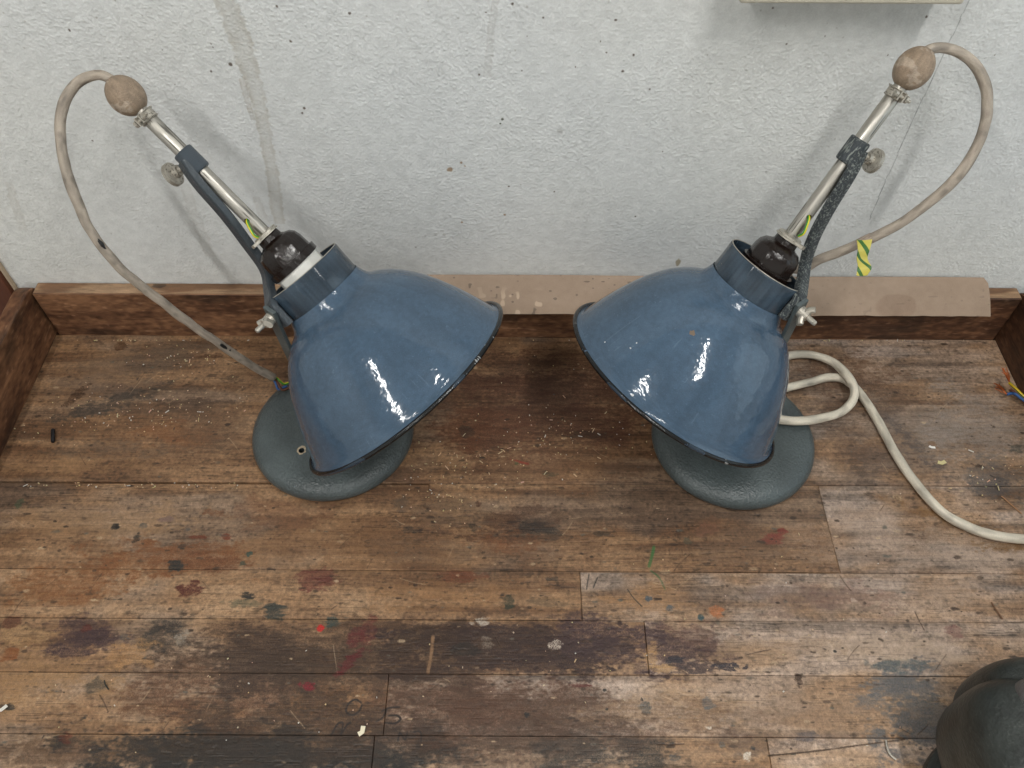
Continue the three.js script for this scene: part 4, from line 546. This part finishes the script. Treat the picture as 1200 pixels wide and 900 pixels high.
// ---------------------------------------------------------------- other things on the bench
// cable end with bared cores by the side rail
{
  const o = atY(1215, 468, 0.006), t = thing('stripped_cable', 'cable end with bared copper strands and yellow and blue cores beside the side rail', 'cable', V(o.x, 0, o.z));
  part('core', tube([atY(1183, 449, 0.012), atY(1190, 455, 0.016), atY(1199, 464, 0.016), atY(1212, 474, 0.012), atY(1230, 488, 0.008)], 0.0016, 24, 8), mat({ map: rep(stripeTex, 1, 1), color: 0xffe680, roughness: 0.4 }), t, 'yellow and green striped core');
  part('core', tube([atY(1180, 462, 0.005), atY(1188, 461, 0.006), atY(1197, 467, 0.006), atY(1212, 478, 0.006), atY(1230, 490, 0.006)], 0.0016, 24, 8), wireMat.blue, t, 'blue core');
  part('core', tube([atY(1184, 456, 0.0022), atY(1192, 463, 0.003), atY(1210, 480, 0.004), atY(1230, 493, 0.006)], 0.0016, 20, 8), wireMat.brown, t, 'brown core');
  const r = mulberry(17); for (const [x, y, h, ex, ey, eh] of [[1183, 449, 0.012, 1178, 434, 0.02], [1180, 462, 0.005, 1166, 452, 0.003]]) { const g = []; for (let i = 0; i < 9; i++) { const a = atY(x, y, h), b = atY(ex + (r() - 0.5) * 10, ey + (r() - 0.5) * 8, Math.max(0.002, eh + (r() - 0.5) * 0.008)); g.push(tube([a, a.clone().lerp(b, 0.5).add(V((r() - .5) * .004, (r()) * .002, (r() - .5) * .004)), b], 0.00035, 8, 5, false)); } part('copper_strands', mergeGeometries(g), wireMat.copper, t); }
}
// cast iron bench vice, cut by the frame
{
  const iron = mat({ map: rep(fillTex(256, 256, true, (u, v) => { const m = 1 + (tvn(u * 9, v * 9, 9, 9, 231) - 0.5) * 0.3 + (tvn(u * 60, v * 60, 60, 60, 232) - 0.5) * 0.22 + (hash(Math.floor(u * 256), Math.floor(v * 256), 233) - 0.5) * 0.12, w = sstep(0.86, 0.93, tvn(u * 44, v * 44, 44, 44, 234)) * 14; return [47 * m + w, 51 * m + w, 49 * m + w * 0.9]; }), 3, 3), roughness: 0.42, bumpMap: rep(hammerBump, 2, 2), bumpScale: 0.0003 });
  const bright = mat({ color: new THREE.Color(0.24, 0.25, 0.265), metalness: 0.7, roughness: 0.4, bumpMap: rep(hammerBump, 2, 2), bumpScale: 0.0006 });
  const C = atY(1222, 846, 0.12), t = thing('bench_vice', 'dark cast iron vice with rounded body standing on the bench corner', 'vice', V(C.x, 0, C.z));
  const blob = (cx, cy, cz, rx, ry, rz, e, seed) => { const g = new THREE.SphereGeometry(1, 64, 40), p = g.attributes.position; for (let i = 0; i < p.count; i++) { let [x, y, z] = [p.getX(i), p.getY(i), p.getZ(i)]; const s = Math.pow(Math.pow(Math.abs(x), e) + Math.pow(Math.abs(y), e) + Math.pow(Math.abs(z), e), -1 / e), k = 1 + (vn(x * 3 + 9, y * 3 + z * 2, seed) - 0.5) * 0.03; p.setXYZ(i, cx + x * s * rx * k, Math.max(0.0004, cy + y * s * ry * k), cz + z * s * rz * k); } g.computeVertexNormals(); return g; };
  part('body', blob(C.x + 0.012, 0.075, C.z + 0.014, 0.058, 0.062, 0.052, 3.0, 5), iron, t);
  part('rear_boss', blob(C.x + 0.016, 0.068, C.z - 0.03, 0.036, 0.058, 0.026, 2.4, 8), iron, t);
  part('jaw', blob(C.x + 0.0165, 0.106, C.z - 0.002, 0.035, 0.046, 0.028, 4, 11), bright, t);
  part('base_flange', lathe([[0.0004, 0], [0.0004, 0.066], [0.004, 0.0675], [0.012, 0.067], [0.016, 0.063], [0.019, 0.055], [0.022, 0]], V(C.x + 0.014, 0, C.z + 0.045), YAX, 64, 0.7), iron, t);
}
// loose bits
{
  const a = atY(62, 503, 0.0022), b = atY(62, 518, 0.0022); single('metal_pin', lathe([[0, 0], [0, 0.0016], [0.001, 0.0021], [a.distanceTo(b) - 0.001, 0.0021], [a.distanceTo(b), 0.0017], [a.distanceTo(b), 0]], a, b.clone().sub(a), 12, 0.4), mat({ color: 0x2b2a2c, roughness: 0.45, metalness: 0.6 }), 'short dark metal pin lying loose near the empty end of the bench', 'pin');
  const sliver = (x, y, l, w, turn, col, label, cat) => { const P = atY(x, y, 0); const g = bar([V(-l / 2, 0, 0), V(-l * 0.1, 0.0006, w * 0.5), V(l / 2, 0, 0)], V(0, 0, 1), w, 0.0008, 0.0002); g.rotateY(turn); g.translate(P.x, 0.0007, P.z); return single(cat.replace(' ', '_'), g, mat({ color: col, roughness: 0.8 }), label, cat); };
  sliver(1103, 541.5, 0.008, 0.004, 0.1, 0xc9bd8c, 'pale yellow flake lying beyond the white mains cable', 'wood flake');
  sliver(1092, 524, 0.006, 0.0025, -0.3, 0xe6e2dc, 'tiny white plaster crumb beside a pale yellow flake', 'plaster crumb');
  sliver(1185, 592, 0.024, 0.0011, -1.0, 0x9c7350, 'thin brown wood splinter lying inside the curve of the white cable', 'splinter');
  sliver(1168, 716, 0.017, 0.0013, -1.3, 0x6a4a34, 'short dark brown splinter on the planks behind the vice', 'splinter');
  sliver(423, 856, 0.0075, 0.004, 1.1, 0xe0d6bc, 'cream paper scrap beside pencilled marks on the front planks', 'paper scrap');
  sliver(125, 803, 0.010, 0.0011, -0.9, 0x24241f, 'tiny black sliver on the pale front planks', 'sliver');
  sliver(3, 830, 0.008, 0.003, 0.6, 0xd8d4ca, 'white paint crumb at the bench end near the front', 'paint crumb');
  const w = [[1038, 868], [1040, 877], [1044, 885], [1050, 890]].map(([x, y]) => atY(x, y, 0.0012)); single('bent_nail', tube(w, 0.0011, 16, 8), tarnished, 'small bent nail lying on the bench beside the vice', 'nail');
}
// sawdust and shavings
{
  const g = new THREE.BoxGeometry(1, 1, 1), N = 700, m = new THREE.InstancedMesh(g, mat({ color: 0xffffff, roughness: 0.85 }), N), r = mulberry(424), d = new THREE.Object3D(), col = new THREE.Color();
  const nr = () => (r() + r() + r() - 1.5) * 1.15, cl = [[185, 478, 100, 26, 3], [215, 420, 50, 14, 1.4], [120, 500, 90, 18, 1.4], [560, 545, 90, 30, 2.6], [520, 585, 50, 30, 1.2], [660, 505, 60, 18, 1.2], [630, 520, 150, 30, 1.2], [150, 568, 130, 3, 1.6], [640, 440, 60, 40, 0.6], [1160, 560, 40, 26, 1.0], [260, 830, 220, 50, 0.8], [500, 780, 260, 60, 0.8], [880, 720, 300, 120, 1.2], [900, 398, 200, 3, 0.7], [200, 397, 130, 3, 0.5]], tot = cl.reduce((s, c) => s + c[4], 0);
  for (let i = 0; i < N; i++) {
    let q = r() * tot, k = 0; while (q > cl[k][4]) q -= cl[k++][4]; const P = atY(cl[k][0] + nr() * cl[k][2], Math.max(399, cl[k][1] + nr() * cl[k][3]), 0); const long = r() < 0.14, l = long ? 0.002 + r() * 0.004 : 0.0005 + r() * 0.0011, w = long ? 0.0005 + r() * 0.0005 : 0.0004 + r() * 0.0007;
    const sunk = k === 7 ? -0.0024 : 0; d.position.set(clamp(P.x, XL + 0.002, XR - 0.002), sunk + 0.0004, Math.max(0.002, P.z)); d.rotation.set((r() - 0.5) * 0.5, r() * 6.28, (r() - 0.5) * 0.4); d.scale.set(l, 0.0006, w); d.updateMatrix(); m.setMatrixAt(i, d.matrix);
    const t = r(); col.setRGB(...(t < 0.7 ? [0.5 + r() * 0.16, 0.38 + r() * 0.12, 0.22 + r() * 0.1] : t < 0.85 ? [0.62, 0.6, 0.55] : [0.08, 0.06, 0.05])); m.setColorAt(i, col);
  }
  m.name = 'sawdust'; m.castShadow = m.receiveShadow = true; m.userData = { kind: 'stuff', label: 'pale sawdust and tiny shavings scattered over the bench planks', category: 'sawdust' }; scene.add(m);
}
renderer.render(scene, camera);
